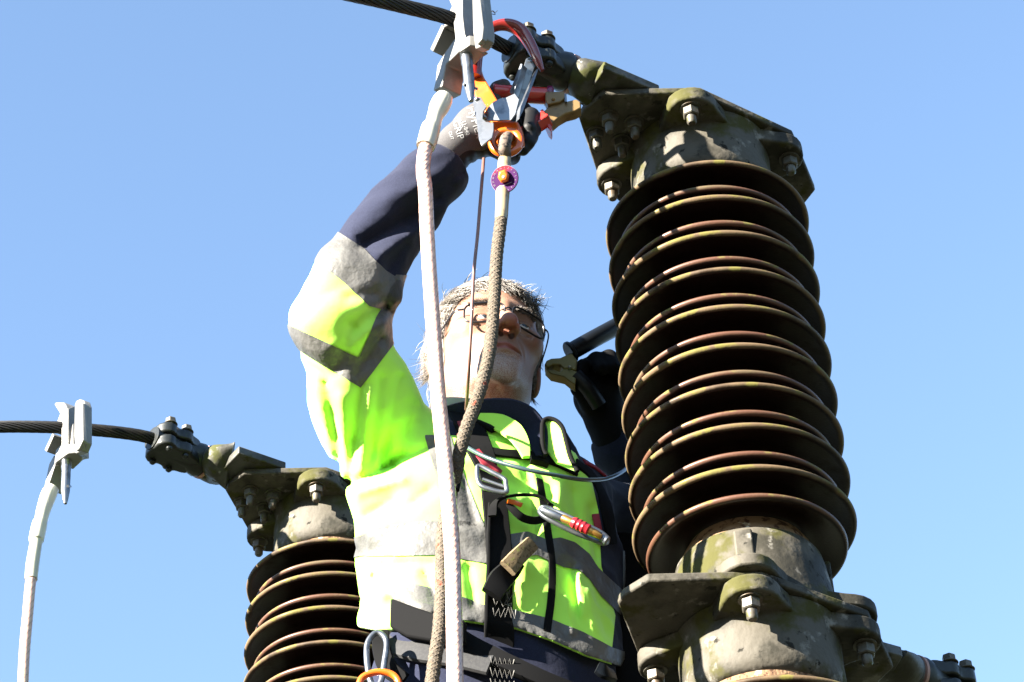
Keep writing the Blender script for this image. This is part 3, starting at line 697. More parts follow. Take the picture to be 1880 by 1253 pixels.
# ---- hair
def scalp_ok(p):
    x, y, z = p; ax = abs(x)
    line = .052 + .012*math.cos(x*40) if y > .0 else 0
    if y > .02: return z > np.interp(ax, [0, .03, .05, .062, .07, .09], [.073, .074, .064, .042, .018, .0]) - (y-.02)*.0
    if ax > .0775 and z < .028 and y > -.04: return False
    if y > -.02: return z > .002 or (y < .012 and z > -.03 and ax > .055)
    return z > -.06
hcap = MB(); hr = np.random.default_rng(11)
N0 = vnormals(HVl, HF)
ok = np.array([scalp_ok(p) for p in HVl]) & (np.sqrt((HVl[:, 0]/.0765)**2+((HVl[:, 1]+.014)/.098)**2+((HVl[:, 2]-.036)/.088)**2) > .9)
sm = ok.astype(float)
for _ in range(14):
    acc = np.zeros(len(sm)); cn = np.zeros(len(sm)); fm_ = sm[HF].mean(1)
    for i in range(4): np.add.at(acc, HF[:, i], fm_); np.add.at(cn, HF[:, i], 1)
    sm = acc/np.maximum(cn, 1)
thick = np.clip((sm-.45)/.5, 0, 1)**.7*(.0075+.003*noise3(HVl, 90, 21)+.0025*noise3(HVl, 190, 22))*np.clip((HVl[:, 2]+.04)/.07, .25, 1)*np.where((HVl[:, 0] > .04) & (HVl[:, 2] < .04), .5, 1)
HVc = HVl + N0*thick[:, None]
ids = np.where(ok)[0]
HT = BVHTree.FromPolygons([tuple(v) for v in HVc], [tuple(int(i) for i in f) for f in HF])
M_hair = []
for c in ((.22, .195, .17), (.10, .08, .065), (.32, .30, .27)): M_hair.append(mat('grey_hair', c, .45, spec=.6, layers=[dict(col=(c[0]*.5, c[1]*.48, c[2]*.45), scale=160, lo=.45, hi=.65)]))
HG = []
for k in range(15000):
    i = hr.choice(ids); p = HVc[i]; n = N0[i]; p = p - n*.001
    ln = hr.uniform(.022, .045)*(1.1 if p[1] < 0 else .8)
    # combed forwards over the forehead, back and down at the sides
    g = np.array([.35*np.sign(p[0]+.01), .75, .1]) if (p[1] > .0 and p[2] > .05) else np.array([0.05*np.sign(p[0]), -.45, -.9])
    if p[2] > .08: g = np.array([.28, .75, -.1])
    g = g - n*np.dot(g, n); sw = np.array([math.sin(p[1]*70+p[2]*50), math.sin(p[0]*80+1), math.cos(p[0]*60+p[1]*60)])*.22; g = unit(g+sw+hr.normal(size=3)*.12); lift = hr.uniform(.0, .10)
    if p[2] > .06 and p[1] > 0: lift += .03 if p[0] < .02 else -.05; ln *= 1.1
    if hr.random() < .006 and p[0] < 0: lift = .9
    if p[0] > .03 and p[2] < .05: ln *= .5; lift *= .4
    C = [p]; q = p.copy(); v = unit(g+n*lift*1.4)
    for s_ in range(4):
        q = q+v*ln/4; v = unit(v + g*.35 - n*.26 + hr.normal(size=3)*.05 + np.array([0, 0, -.1]))
        h = HT.find_nearest(Vector(q)); 
        if h[0] is not None and (Vector(q)-h[0]).dot(h[1]) < .0010: q = np.array(h[0])+np.array(h[1])*.0012
        C.append(q.copy())
    r0 = hr.uniform(.00028, .0005); V, F, uv = tube_vf(np.array(C), [r0, r0, r0*.9, r0*.7, r0*.25], 3, caps=False)
    hcap.add(HC + (np.array(V)*HS) @ HM, F, mi=int(hr.choice([0, 1, 2], p=[.42, .28, .3])))
hair = hcap.build('hair', None, person, mats=M_hair, autosmooth=None)
# scalp cap under the strands
r_ = clip_field(HC + ((HVc+N0*.0004)*HS) @ HM, HF, np.where(ok, 1., -1.), 1)
mesh_obj('hair_cap', r_[0], r_[1], M_hair[0], hair)
for sgn in (-1, 1):
    eb = MB()
    for k in range(170):
        t = hr.uniform(0, 1); x = sgn*(.014+.034*t); p = np.array([x, .0, .0165+.004*math.sin(t*3)+hr.normal()*.0016]); h = HT.ray_cast(Vector((p[0], .2, p[2])), Vector((0, -1, 0)))
        if h[0] is None: continue
        q = np.array(h[0]); v = unit(np.array([sgn*.9, .5, .35])+hr.normal(size=3)*.25); V, F, uv = tube_vf(np.array([q, q+v*.005, q+v*.009]), [.0004, .0004, .0001], 3, caps=False); eb.add(HC + (np.array(V)*HS) @ HM, F)
    eb.build('eyebrow', M_hair[1], person, autosmooth=None)
M_eye = mat('eyeball', (.62, .58, .55), .12, spec=.6); M_iris = mat('iris', (.04, .05, .06), .1, spec=.7)
for sgn in (-1, 1):
    e = MB(); V, F, uv = lathe_vf([(.0005, -.0125), (.006, -.011), (.0105, -.0065), (.0125, 0), (.0105, .0065), (.0058, .0111)], hl((sgn*.0305, .0745, -.006)), HM[1]+HM[2]*.28+HM[0]*.15, 20); e.add(V, F, uv)
    eo = e.build('eye', M_eye, person); e = MB(); V, F, uv = lathe_vf([(.0062, .0111), (.003, .0124), (.0003, .0128)], hl((sgn*.0305, .0745, -.006)), HM[1]+HM[2]*.28+HM[0]*.15, 20); e.add(V, F, uv); e.build('iris', M_iris, eo)

# ---- glasses
M_gl = mat('dark_glasses_frame', (.015, .015, .018), .3, metal=.5); M_lens = mat('spectacle_lens', (1, 1, 1), .02, trans=1, ior=1.02, spec=.3, alpha=.06)
gl = thing('glasses', hl((0, .1, 0)), 'thin dark rectangular glasses on the man\'s face', 'glasses')
for sgn in (-1, 1):
    pts = []
    for k in range(28):
        t = 2*math.pi*k/28; c, s_ = math.cos(t), math.sin(t); e = 3.6
        u = .0275*math.copysign(abs(c)**(2/e), c); v = .0165*math.copysign(abs(s_)**(2/e), s_)
        xx = sgn*.033+u; pts.append((xx, .107-.9*max(0, abs(xx)-.01)**1.0*.28-abs(xx)**2*2.2+.01*0, .0035-.0145+v*1.2))
    P = np.array([hl(p) for p in pts]); rm = MB(); V, F, uv = tube_vf(P, .0017, 6, closed=True); rm.add(V, F, uv)
    up_ = [P[i] for i in range(28) if pts[i][2] > .0]; rm.build('rim', M_gl, gl)
    ln_ = MB(); c = P.mean(0); ln_.add(np.vstack([P, [c]]), [(i, (i+1) % 28, 28) for i in range(28)]); ln_.build('lens', M_lens, gl)
    tm = MB(); V, F, uv = tube_vf(spline([hl((sgn*.0595, .083, .002)), hl((sgn*.071, .074, .002)), hl((sgn*.077, .045, .002)), hl((sgn*.081, .0, .002)), hl((sgn*.0815, -.022, -.006)), hl((sgn*.0805, -.034, -.026))], 5), .0012, 6, rb=.0019); tm.add(V, F, uv); tm.build('temple', M_gl, gl)
br = MB(); V, F, uv = tube_vf(spline([hl((-.0085, .1035, -.003)), hl((0, .1085, .0)), hl((.0085, .1035, -.003))], 5), .0013, 6); br.add(V, F, uv); br.build('bridge', M_gl, gl)

# ------------------------------------------------------------------ overhead conductors and their connectors
ZC = CAMH+2.872
def axis_frame(P1, P2): a = unit(P1-P2); b = unit(np.cross([0, 0, 1.], a)); return a, b, np.cross(a, b)
def connector(Pc, Pp, padpts, zpad, label, pad_name='terminal_connector'):
    """conductor clamp from Pc (wire end) to Pp (pad end) with socket tube and flat pad"""
    root = thing(pad_name, Pp, label, 'wire connector', 'wire connectors on the insulators')
    a, b, c = axis_frame(Pp, Pc); L = np.linalg.norm(Pp-Pc); cl = L*.62
    half = [(-.002, .018), (.004, .030), (.014, .037), (.026, .037), (.035, .031), (.045, .031), (.053, .037), (.066, .037), (.076, .029), (.09, .026), (.1, .022)]
    k = cl/.1
    outl = [(x*k, y) for x, y in half] + [(x*k, -y) for x, y in reversed(half)]
    for z0, z1 in ((-.026, -.003), (.003, .026)):
        m_ = MB(); P = [Pc+a*x+b*y+c*z0 for x, y in outl]; V, F = prism_vf(P, c*(z1-z0)); m_.add(V, F)
        m_.build('clamp_half', M_bclamp, root, bevel=.005, seg=3)
    m_ = MB(); V, F, uv = lathe_vf([(.012, -.004), (.0225, -.004), (.025, .01), (.027, cl*.85), (.031, cl), (.033, cl*1.12), (.030, cl*1.2)], Pc, a, 40); m_.add(V, F, uv); m_.build('wire_socket', M_bclamp, root)
    for x in (.020, .060):
        for y in (-.026, .026):
            m_ = MB(); hexnut(m_, Pc+a*x*k+b*y+c*.026, c, .018, .012, washer=True); m_.build('bolt_head', M_nut, root, bevel=.001)
            m_ = MB(); V, F, uv = lathe_vf([(.006, 0), (.006, .006), (.003, .009)], Pc+a*x*k+b*y-c*.0255, -c, 12); m_.add(V, F, uv); m_.build('bolt_end', M_bclamp, root)
    m_ = MB(); V, F, uv = lathe_vf([(.029, cl*1.2), (.0325, cl*1.21), (.0325, cl*1.27), (.029, cl*1.28)], Pc, a, 40); m_.add(V, F, uv); m_.build('seal_ring', mat('pinkish_ring', (.3, .16, .12), .6), root)
    m_ = MB(); pc = np.mean([atz(x, y, zpad) for x, y in padpts], 0); e0 = Pc+a*cl*1.28
    pe = (atz(*padpts[0], zpad)+atz(*padpts[1], zpad))/2+np.array([0, 0, .009]); C = np.array([e0, e0+a*(L*.18), e0*.35+pe*.65-a*.004, pe+a*.012])
    hwid = np.linalg.norm(atz(*padpts[0], zpad)-atz(*padpts[1], zpad))/2
    V, F, uv = tube_vf(spline(C, 6), np.interp(np.linspace(0, 1, 19), [0, .4, .75, 1], [.031, .031, .034, hwid*.92]), 24, rb=np.interp(np.linspace(0, 1, 19), [0, .4, .75, 1], [.031, .031, .022, .008])); m_.add(V, F, uv)
    m_.build('socket_tube', M_pad, root)
    m_ = MB(); V, F = prism_vf([atz(x, y, zpad) for x, y in padpts], (0, 0, .017)); m_.add(V, F); m_.build('terminal_pad', M_pad, root, bevel=.002)
    return root
zp1 = CAMH+2.815+.0135
connector(atz(938, 92, ZC), atz(1078, 150, ZC), [(1110, 126), (1064, 192), (1165, 240), (1212, 170)], zp1, 'black bolted wire connector above the raised glove on the tall insulator')
connector(atz(282, 806, ZC), atz(400, 862, ZC), [(438, 832), (388, 884), (470, 915), (525, 862)], zp1, 'dark green black bolted wire connector on the lower left insulator')
connector(atz(1772, 1280, CAMH+1.935), atz(1648, 1232, CAMH+1.935), [(1625, 1262), (1658, 1206), (1600, 1190), (1560, 1240)], CAMH+1.888+.0135, 'dark wire connector at the bottom right corner behind the mid flange')
def conductor(pts, label, Rr=.0115, ext=None):
    P = [atz(x, y, ZC+dz) for x, y, dz in pts]
    C = spline(P, 14); o = strand_vf(C, Rr, 13, .22, 6).build('conductor_wire', M_cond, None)
    return tag(o, label, 'overhead wire', 'stranded overhead wires')
conductor([(962, 102, 0), (930, 88, 0), (895, 70, 0), (858, 50, 0), (820, 32, 0), (740, 12, 0), (660, -6, 0), (540, -30, .0), (300, -60, .02), (-200, -100, .08)], 'thick dark stranded wire entering at the top left and held by the upper clamp')
conductor([(300, 812, 0), (262, 801, 0), (215, 794, 0), (160, 789, 0), (100, 785, 0), (0, 784, 0), (-120, 790, 0), (-400, 815, .0), (-1200, 900, 0)], 'dark stranded wire crossing the left edge through the lower left clamp')
conductor([(1760, 1276, -.937), (1810, 1296, -.937), (1900, 1322, -.94), (2100, 1400, -.95)], 'dark stranded wire leaving behind the mid flange at bottom right')

# ------------------------------------------------------------------ earthing leads
def plhit(x, y, P0, n): r = ray(x, y); t = ((P0-CAM) @ n)/(r @ n); return CAM + r*t
def facepr(mb, pts, P0, n, ext, mi=0, off=0):
    n = np.asarray(n, float); P = [plhit(x, y, P0+unit(n)*off, n) for x, y in pts]; V, F = prism_vf(P, ext); mb.add(V, F, mi=mi)
M_sleeve = mat('milky_plastic_sleeve', (.5, .48, .4), .3, trans=.25, coat=.5, ior=1.3)
M_clear = mat('clear_sheathed_copper', (.48, .31, .25), .3, coat=.8, coatr=.08, sss=0, layers=[dict(col=(.4, .24, .18), scale=90, lo=.5, hi=.68)])
M_clear2 = mat('sheathed_copper_strand', (.24, .15, .125), .35, coat=.5)
NL = np.array([-.8, -.6, 0])
def rod(mb, pts, mi=0, n=20):                # pts (P, r)
    V, F, uv = tube_vf(np.array([p for p, r in pts]), [r for p, r in pts], n); mb.add(V, F, uv, mi)
def lead(Yc, faces, screw, pin, sleeve, cable, label, pitch=.11):
    root = thing('earthing_lead', aty(*screw[0][:2], Yc), label, 'earthing lead', 'earthing leads clamped to the wires')
    P0 = aty(*faces['arm'][0], Yc)
    for nm, key, ex, off in (('fixed_jaw', 'block', .036, 0), ('jaw_lip', 'lip', .034, 0), ('clamp_body', 'arm', .036, .004), ('sliding_jaw', 'jaw', .016, .012), ('jaw_ridge', 'ridge', .01, .020)):
        if key in faces:
            m_ = MB(); facepr(m_, faces[key], P0, NL, np.array([.8, .6, 0])*ex*faces['k'], off=off*faces['k']); m_.build(nm, M_alu, root, bevel=.0022*faces['k'], seg=3)
    if 'channel' in faces:
        NR = np.array([.72, -.69, 0]); m_ = MB(); facepr(m_, faces['channel'], aty(*faces['channel'][0], Yc-.004), NR, -NR*.02); m_.build('screw_channel', M_alu, root, bevel=.001)
        hp = faces['hub']; zz = float(aty(*hp[0], Yc)[2]); m_ = MB(); V, F = prism_vf([atz(x, y, zz) for x, y in hp], (0, 0, .022)); m_.add(V, F); m_.build('screw_boss', M_alu, root, bevel=.0018, seg=3)
    for nm, pts in faces.get('more', []):
        m_ = MB(); facepr(m_, pts, P0, NL, np.array([.8, .6, 0])*.032*faces['k'], off=0); m_.build(nm, M_alu, root, bevel=.0015)
    m_ = MB(); Q = [(aty(x, y, Yc-.004), r/ppm(aty(x, y, Yc))) for x, y, r in screw]; rod(m_, Q, n=24)
    # thread turns near the body
    a_ = Q[0][0]; d_ = unit(Q[1][0]-a_)
    for k in range(7): V, F, uv = lathe_vf([(Q[0][1], 0), (Q[0][1]*1.07, .0007), (Q[0][1], .0014)], a_+d_*(.004+k*.0022), d_, 20); m_.add(V, F, uv)
    m_.build('clamp_screw', M_steel, root)
    m_ = MB(); x0, y0, x1, y1, r = pin; rod(m_, [(aty(x0, y0, Yc-.012), r/1150), (aty(x1, y1, Yc+.004), r/1150)], n=10); m_.build('cross_pin', M_steel, root)
    m_ = MB(); P = spline([list(aty(x, y, Yc+.012))+[r] for x, y, r in sleeve], 5); V, F, uv = tube_vf(P[:, :3], P[:, 3]/ppm(P[0, :3]), 24); m_.add(V, F, uv); m_.build('clear_sleeve', M_sleeve, root)
    P = spline([aty(x, y, Yc+.012+dy) for x, y, dy, r in cable], 16); r = cable[-1][3]/ppm(P[-1])
    m_ = strand_vf(P, r, 12, pitch, 8, .988, 2); m_.build('copper_cable', None, root, mats=[M_clear, M_clear2])
    return root
F1 = dict(k=1.0, arm=[(862, 82), (849, 64), (834, 72), (816, 98), (802, 121), (799, 150), (795, 167), (811, 159), (818, 118), (843, 94)],
     block=[(816, -30), (845, -34), (848, -20), (848, 30), (813, 51), (820, 32), (829, 12), (818, -14)], lip=[(811, 44), (814, 51), (794, 95), (789, 91)],
     jaw=[(866, -30), (872, -50), (882, -44), (886, 0), (893, 56), (892, 72), (882, 86), (872, 90), (868, 60)],
     channel=[(849, -30), (866, -32), (869, 60), (873, 88), (862, 84), (853, 62), (849, 28)], hub=[(855, 108), (843, 96), (862, 83), (880, 86), (888, 93), (888, 104), (870, 121)],
     ridge=[(868, 0), (872, -20), (878, -18), (886, 50), (884, 72), (876, 82), (870, 76), (869, 40)], more=[])
lead(2.585, F1, [(855, 92, 11), (858, 118, 11), (858.5, 121, 10), (862, 160, 10.5), (864, 180, 6), (865, 186, 4.5)], (851, 155, 876, 164, 2.6),
     [(816, 178, 16), (812, 186, 18.5), (806, 198, 18.5), (799, 214, 15), (794, 232, 15.5), (791, 236, 18), (784, 262, 18), (781, 270, 17)],
     [(786, 258, 0, 13), (779, 285, 0, 13), (777, 315, 0, 13), (781, 350, 0, 13), (784, 420, 0, 13), (790, 520, 0, 13), (797, 620, 0, 13), (805, 730, 0, 13), (815, 830, 0, 13), (825, 935, .0, 14), (831, 1030, 0, 14), (834, 1150, 0, 16), (836, 1290, 0, 16)],
     'thick pinkish earthing cable hanging in front of the man from the large upper clamp')
F2 = dict(k=.92, arm=[(133, 832), (133, 770), (124, 782), (120, 808), (102, 827), (100, 852), (86, 897), (81, 894), (85, 897), (98, 862), (101, 853), (124, 833)],
     block=[(99.5, 743), (102, 739), (117, 739), (122, 747), (122, 777), (97, 794), (110, 760)], lip=[(96, 795), (98.5, 799), (85, 830), (81, 827)],
     jaw=[(137, 744), (140, 736), (146, 733), (153, 735), (156, 744), (156, 811), (149, 828), (138, 833), (136, 800)],
     channel=[(125, 750), (138, 746), (138, 800), (138, 832), (125, 830), (125, 780)], hub=[(112, 850), (100, 851), (124, 833), (140, 832), (152, 842), (150, 848), (134, 863)],
     ridge=[(139, 748), (146, 738), (151, 740), (152, 808), (144, 825), (139, 828)], more=[])
F2['arm'] = [(134, 832), (133, 772), (124, 782), (120, 808), (102, 827), (99, 853), (124, 834)]
F2['more'].append(('cable_lug', [(99, 836), (101, 853), (86, 899), (81, 895), (90, 852)]))
YL2 = float(atz(120, 786, ZC)[1])
lead(YL2-.02, F2, [(121.5, 842, 9), (121.5, 862, 9), (121.7, 864, 8.4), (120, 902, 8.4), (120, 919, 5), (120, 925, 3)], (124, 893, 129, 894, 3),
     [(98, 896, 12), (90, 908, 15), (79, 940, 13), (75, 958, 12), (73, 962, 14), (67, 990, 14), (66, 998, 11.5), (60, 1035, 12), (57, 1064, 11.5)],
     [(66, 990, 0, 10.5), (57, 1064, 0, 10.5), (51, 1130, 0, 10.5), (45, 1200, 0, 10.5), (41, 1290, 0, 10.5)],
     'pale earthing cable hanging at the left edge from the smaller clamp', pitch=.09)
wl = MB()
for pts in ([(893, 36), (897, 30), (901, 24), (906, 21), (909, 27), (903, 26)], [(901, 24), (904, 20), (908, 24), (913, 20)], [(892, 33), (896, 38)]):
    V, F, uv = tube_vf(spline([aty(x, y, 2.60+.004*i) for i, (x, y) in enumerate(pts)], 4), .0007, 6); wl.add(V, F, uv)
tag(wl.build('wire_twist', M_dark, None), 'tiny twisted end of binding wire beside the upper clamp', 'wire twist')

# ------------------------------------------------------------------ scaffold hook, rope and tag
M_or = mat('orange_painted_steel', (.5, .085, .003), .28, coat=.5, layers=[dict(col=(.35, .04, .002), scale=30, lo=.6, hi=.75)]); M_red = mat('red_hook_paint', (.14, .008, .006), .3, coat=.6, layers=[dict(col=(.4, .07, .01), scale=18, lo=.62, hi=.7)])
hk = thing('scaffold_hook', aty(925, 240, 2.63), 'orange and red safety hook with silver levers hanging on the upper wire', 'safety hook')
def plate_px(name, pts, Y, th, matl, par, bevel=.0008, n=None):
    m_ = MB(); n = np.array([0, -1, 0.]) if n is None else np.asarray(n, float); P0 = aty(*pts[0], Y); facepr(m_, pts, P0, n, -unit(n)*th); return m_.build(name, matl, par, bevel=bevel)
NT = unit([-.25, -.9, -.12])
m_ = MB(); P = spline([(872, 140, 12, 2.632), (875, 104, 12, 2.625), (884, 70, 11, 2.612), (904, 51, 10, 2.60), (930, 46, 12, 2.598), (953, 55, 13.5, 2.602), (970, 76, 12, 2.606), (984, 104, 10, 2.610), (996, 130, 4, 2.614)], 7)
V, F, uv = tube_vf(np.array([aty(x, y, Y) for x, y, r, Y in P]), [r/1190 for r in P[:, 2]], 20, rb=[r*.8/1190 for r in P[:, 2]]); m_.add(V, F, uv); m_.build('hook', M_red, hk)
plate_px('hook_arm', [(862, 140), (866, 116), (880, 118), (886, 138), (912, 182), (930, 215), (905, 232), (872, 178)], 2.640, .012, M_or, hk, .002, NT)
plate_px('body_plate', [(903, 222), (950, 222), (958, 240), (960, 262), (940, 268), (905, 262), (900, 240)], 2.632, .014, M_or, hk, .003, NT)
m_ = MB(); c0 = aty(930, 262, 2.628); rr = []
for k in range(36):
    t = 2*math.pi*k/36; rr.append(aty(929+25.5*math.cos(t)+2*math.sin(t), 262+20.5*math.sin(t)-3*math.cos(t), 2.626))
V, F, uv = tube_vf(np.array(rr), 7.6/1190, 16, closed=True); m_.add(V, F, uv); m_.build('rope_eye', M_or, hk)
plate_px('cam_plate', [(886, 221), (889, 208), (896, 197), (906, 187), (918, 181), (930, 179), (945, 172), (953, 183), (946, 210), (938, 221)], 2.622, .003, M_steel, hk, .0004, NT)
plate_px('latch_plate', [(868, 189), (871, 181), (876, 178), (883, 179), (888, 188), (893, 196), (887, 205), (886, 218), (892, 224), (906, 226), (906, 240), (903, 253), (884, 268), (879, 256), (875, 224)], 2.617, .0025, M_steel, hk, .0004, unit([-.35, -.9, .1]))
plate_px('latch_slot', [(882, 226), (886, 224), (889, 232), (890, 248), (886, 253), (882, 244)], 2.6155, .0012, M_dark, hk, .0002, unit([-.35, -.9, .1]))
plate_px('gate_lever', [(966, 108), (972, 105), (984, 106), (986, 110), (958, 190), (951, 212), (941, 205), (944, 180)], 2.612, .0025, M_steel, hk, .0004, unit([.1, -.9, -.3]))
plate_px('gate_flange', [(956, 117), (959, 118), (943, 172), (935, 170), (946, 142)], 2.609, .012, M_steel, hk, .0004, unit([-.6, -.8, 0]))
plate_px('gate_flange', [(986, 126), (989, 127), (960, 205), (953, 218), (956, 196)], 2.612, .010, M_steel, hk, .0004, unit([.5, -.8, 0]))
m_ = MB(); rod(m_, [(aty(969, 109, 2.6085), .0014), (aty(981, 107, 2.6085), .0014)], n=8); m_.build('lever_slot', M_dark, hk)
for x, y, Y in ((876, 183, 2.614), (889, 216, 2.617), (935, 216, 2.618)):
    m_ = MB(); V, F, uv = lathe_vf([(.0036, 0), (.0034, .0015), (.002, .0026), (.0004, .003)], aty(x, y, Y), -FWD, 16); m_.add(V, F, uv); m_.build('rivet', M_steel, hk)

M_rope = mat('braided_rope', (.085, .066, .045), .85, layers=[dict(col=(.05, .04, .03), scale=330, detail=1, lo=.5, hi=.6), dict(col=(.18, .04, .02), scale=75, detail=0, lo=.76, hi=.8)], bump=[(700, .5, 1)])
M_sheath = mat('yellowed_rope_sheath', (.25, .2, .11), .35, coat=.5, layers=[dict(col=(.15, .1, .055), scale=70, lo=.55, hi=.7)])
M_grub = mat('grubby_splice', (.11, .08, .06), .8, layers=[dict(col=(.02, .015, .012), scale=160, lo=.5, hi=.6), dict(col=(.2, .15, .12), scale=120, lo=.62, hi=.7)], bump=[(500, .5, 2)])
def braid(mb, C, r, k=8, pitch=.045, amp=.55):
    for sg in (1, -1):
        T_, A, B = frames(C); L = np.concatenate([[0], np.cumsum(np.linalg.norm(np.diff(C, axis=0), axis=1))])
        for s_ in range(k):
            ph = 2*math.pi*s_/k + sg*2*math.pi*L/pitch; w_ = 1+.05*np.sin(sg*ph*k/2+s_*math.pi)
            D = C + A*(r*.86*w_*np.cos(ph))[:, None] + B*(r*.86*w_*np.sin(ph))[:, None]
            V, F, uv = tube_vf(D, r*.2, 5, caps=False); mb.add(V, F, uv)
    V, F, uv = tube_vf(C, r*.98, 16); mb.add(V, F, uv)
rope = thing('safety_rope', aty(928, 300, 2.628), 'tan braided rope with red flecks hanging from the orange hook past the man\'s face', 'rope')
rp = [(921, 396, 0), (918, 420, 0), (912, 470, 0), (908, 540, 0), (904, 600, 0), (897, 655, 0), (884, 708, 0), (866, 760, 0), (852, 800, 0), (842, 840, .01), (832, 890, .03), (820, 940, .055), (812, 1000, .06), (811, 1080, .06), (806, 1160, .05), (798, 1215, .05), (788, 1290, .05)]
C = spline([aty(x, y, 2.60+d) for x, y, d in rp], 26); m_ = MB(); braid(m_, C, 10.6/1230); m_.build('rope_body', M_rope, rope)
m_ = MB(); P = spline([list(aty(x, y, Y))+[r/1200] for x, y, r, Y in [(927, 284, 10, 2.624), (926, 300, 12, 2.622), (925, 330, 12, 2.615), (923, 352, 12.5, 2.610), (922, 374, 11.5, 2.605), (921, 392, 11.5, 2.60), (920, 404, 10.8, 2.60)]], 5); V, F, uv = tube_vf(P[:, :3], P[:, 3], 20); m_.add(V, F, uv); m_.build('shrink_sheath', M_sheath, rope)
m_ = MB(); P = spline([list(aty(x, y, Y))+[r/1200] for x, y, r, Y in [(938, 262, 9, 2.645), (934, 252, 10, 2.63), (928, 257, 11.5, 2.612), (926, 272, 11.5, 2.61), (927, 288, 11, 2.622)]], 6); V, F, uv = tube_vf(P[:, :3], P[:, 3], 18); m_.add(V, F, uv); m_.build('eye_splice', M_grub, rope)
m_ = MB(); P = [list(aty(x, y, 2.63))+[r/1240] for x, y, r in [(845, 843, 8), (844, 850, 9), (838, 880, 8.5), (836, 900, 7)]]; V, F, uv = tube_vf(np.array(P)[:, :3], np.array(P)[:, 3], 16); m_.add(V, F, uv); m_.build('rope_end_sleeve', M_black, rope)

tg = thing('inspection_tag', aty(927, 330, 2.595), 'round purple inspection tag with an orange seal on the hanging rope', 'tag')
M_pur = mat('purple_tag', (.03, .0015, .045), .7, spec=.15, layers=[dict(col=(.16, .004, .008), scale=22, detail=0, lo=.5, hi=.62)]); M_wt = mat('white_tag_print', (.13, .10, .14), .5)
tn = unit([-.30, -.85, -.42]); tc_ = aty(927, 330, 2.597); ta, tb2, _ = frame(tn)
m_ = MB(); V, F, uv = lathe_vf([(.0205, 0), (.0212, .0006), (.0212, .0014), (.0205, .002)], tc_, tn, 48); m_.add(V, F, uv); m_.build('tag_edge', M_wt, tg)
m_ = MB(); V, F, uv = lathe_vf([(.0204, .0018), (.0204, .0024)], tc_, tn, 48); m_.add(V, F, uv); m_.build('tag_disc', M_pur, tg)
m_ = MB()
def text_on(mb, txt, size, O, ax, ay, n_):
    cu = bpy.data.curves.new('t', 'FONT'); cu.body = txt; cu.size = size; cu.extrude = .00015; cu.align_x = 'CENTER'; cu.align_y = 'CENTER'; cu.resolution_u = 2
    o = bpy.data.objects.new('t', cu); COL.objects.link(o); me = bpy.data.meshes.new_from_object(o.evaluated_get(bpy.context.evaluated_depsgraph_get())); bpy.data.objects.remove(o)
    mb.add([O+ax*v.co.x+ay*v.co.y+n_*v.co.z for v in me.vertices], [tuple(p.vertices) for p in me.polygons])
tr_ = unit(RT-tn*(RT @ tn)); tu_ = np.cross(tn, tr_); tu_ = tu_ if tu_ @ UP > 0 else -tu_
for k, t_ in enumerate(['1', '2', '3', '4', '5', '6', '7', '8', '9', '10', '11', '12', '20', '21', '22', '23', '24', '25']):
    an = 2*math.pi*k/18; d_ = tr_*math.sin(an)+tu_*math.cos(an); sd_ = tr_*math.cos(an)-tu_*math.sin(an)
    text_on(m_, t_, .0036, tc_+tn*.0026+d_*.0172, sd_, d_, tn)
V, F = box_vf(tc_+tn*.0027-tu_*.0085+tr_*.003, (tr_*.95+tu_*.3)*.009, (tu_*.95-tr_*.3)*.0006, tn*.0002); m_.add(V, F)
m_.build('tag_print', M_wt, tg, smooth=False)
m_ = MB(); V, F, uv = lathe_vf([(.0078, .002), (.0086, .005), (.0086, .008), (.006, .0105)], tc_+tu_*.003, tn, 6, mod=lambda t, h: 1+.25*abs(math.sin(t))); m_.add(V, F, uv); m_.build('seal', M_or, tg, bevel=.0006)
m_ = MB(); V, F, uv = lathe_vf([(.0024, .0103), (.0024, .0112)], tc_+tu_*.001+tr_*.001, tn, 12); m_.add(V, F, uv); m_.build('seal_hole', M_dark, tg)

M_pink = mat('pinkish_brown_wire', (.14, .07, .055), .4, coat=.4)
m_ = MB(); V, F, uv = tube_vf(spline([aty(x, y, Y) for x, y, Y in [(888, 292, 2.68), (886, 320, 2.665), (881, 380, 2.655), (877, 430, 2.65), (870, 500, 2.655), (866, 580, 2.67), (862, 660, 2.70), (858, 720, 2.75), (856, 752, 2.80)]], 8), 3.1/1220, 10); m_.add(V, F, uv)
tag(m_.build('thin_wire', M_pink, None), 'thin pinkish brown wire running from the grey glove down past the glasses', 'wire')
M_teal = mat('grey_teal_cable', (.022, .042, .045), .4, coat=.4)
m_ = MB(); V, F, uv = tube_vf(spline([aty(x, y, Y) for x, y, Y in [(850, 812, 2.83), (862, 824, 2.82), (900, 843, 2.80), (960, 861, 2.79), (1020, 873, 2.80), (1070, 881, 2.83), (1110, 880, 2.89), (1140, 868, 2.95), (1158, 852, 3.04), (1180, 830, 3.1)]], 8), 4/1250, 10); m_.add(V, F, uv)
tag(m_.build('thin_cable', M_teal, None), 'thin grey green cable sagging across the man\'s chest to the insulator', 'cable')

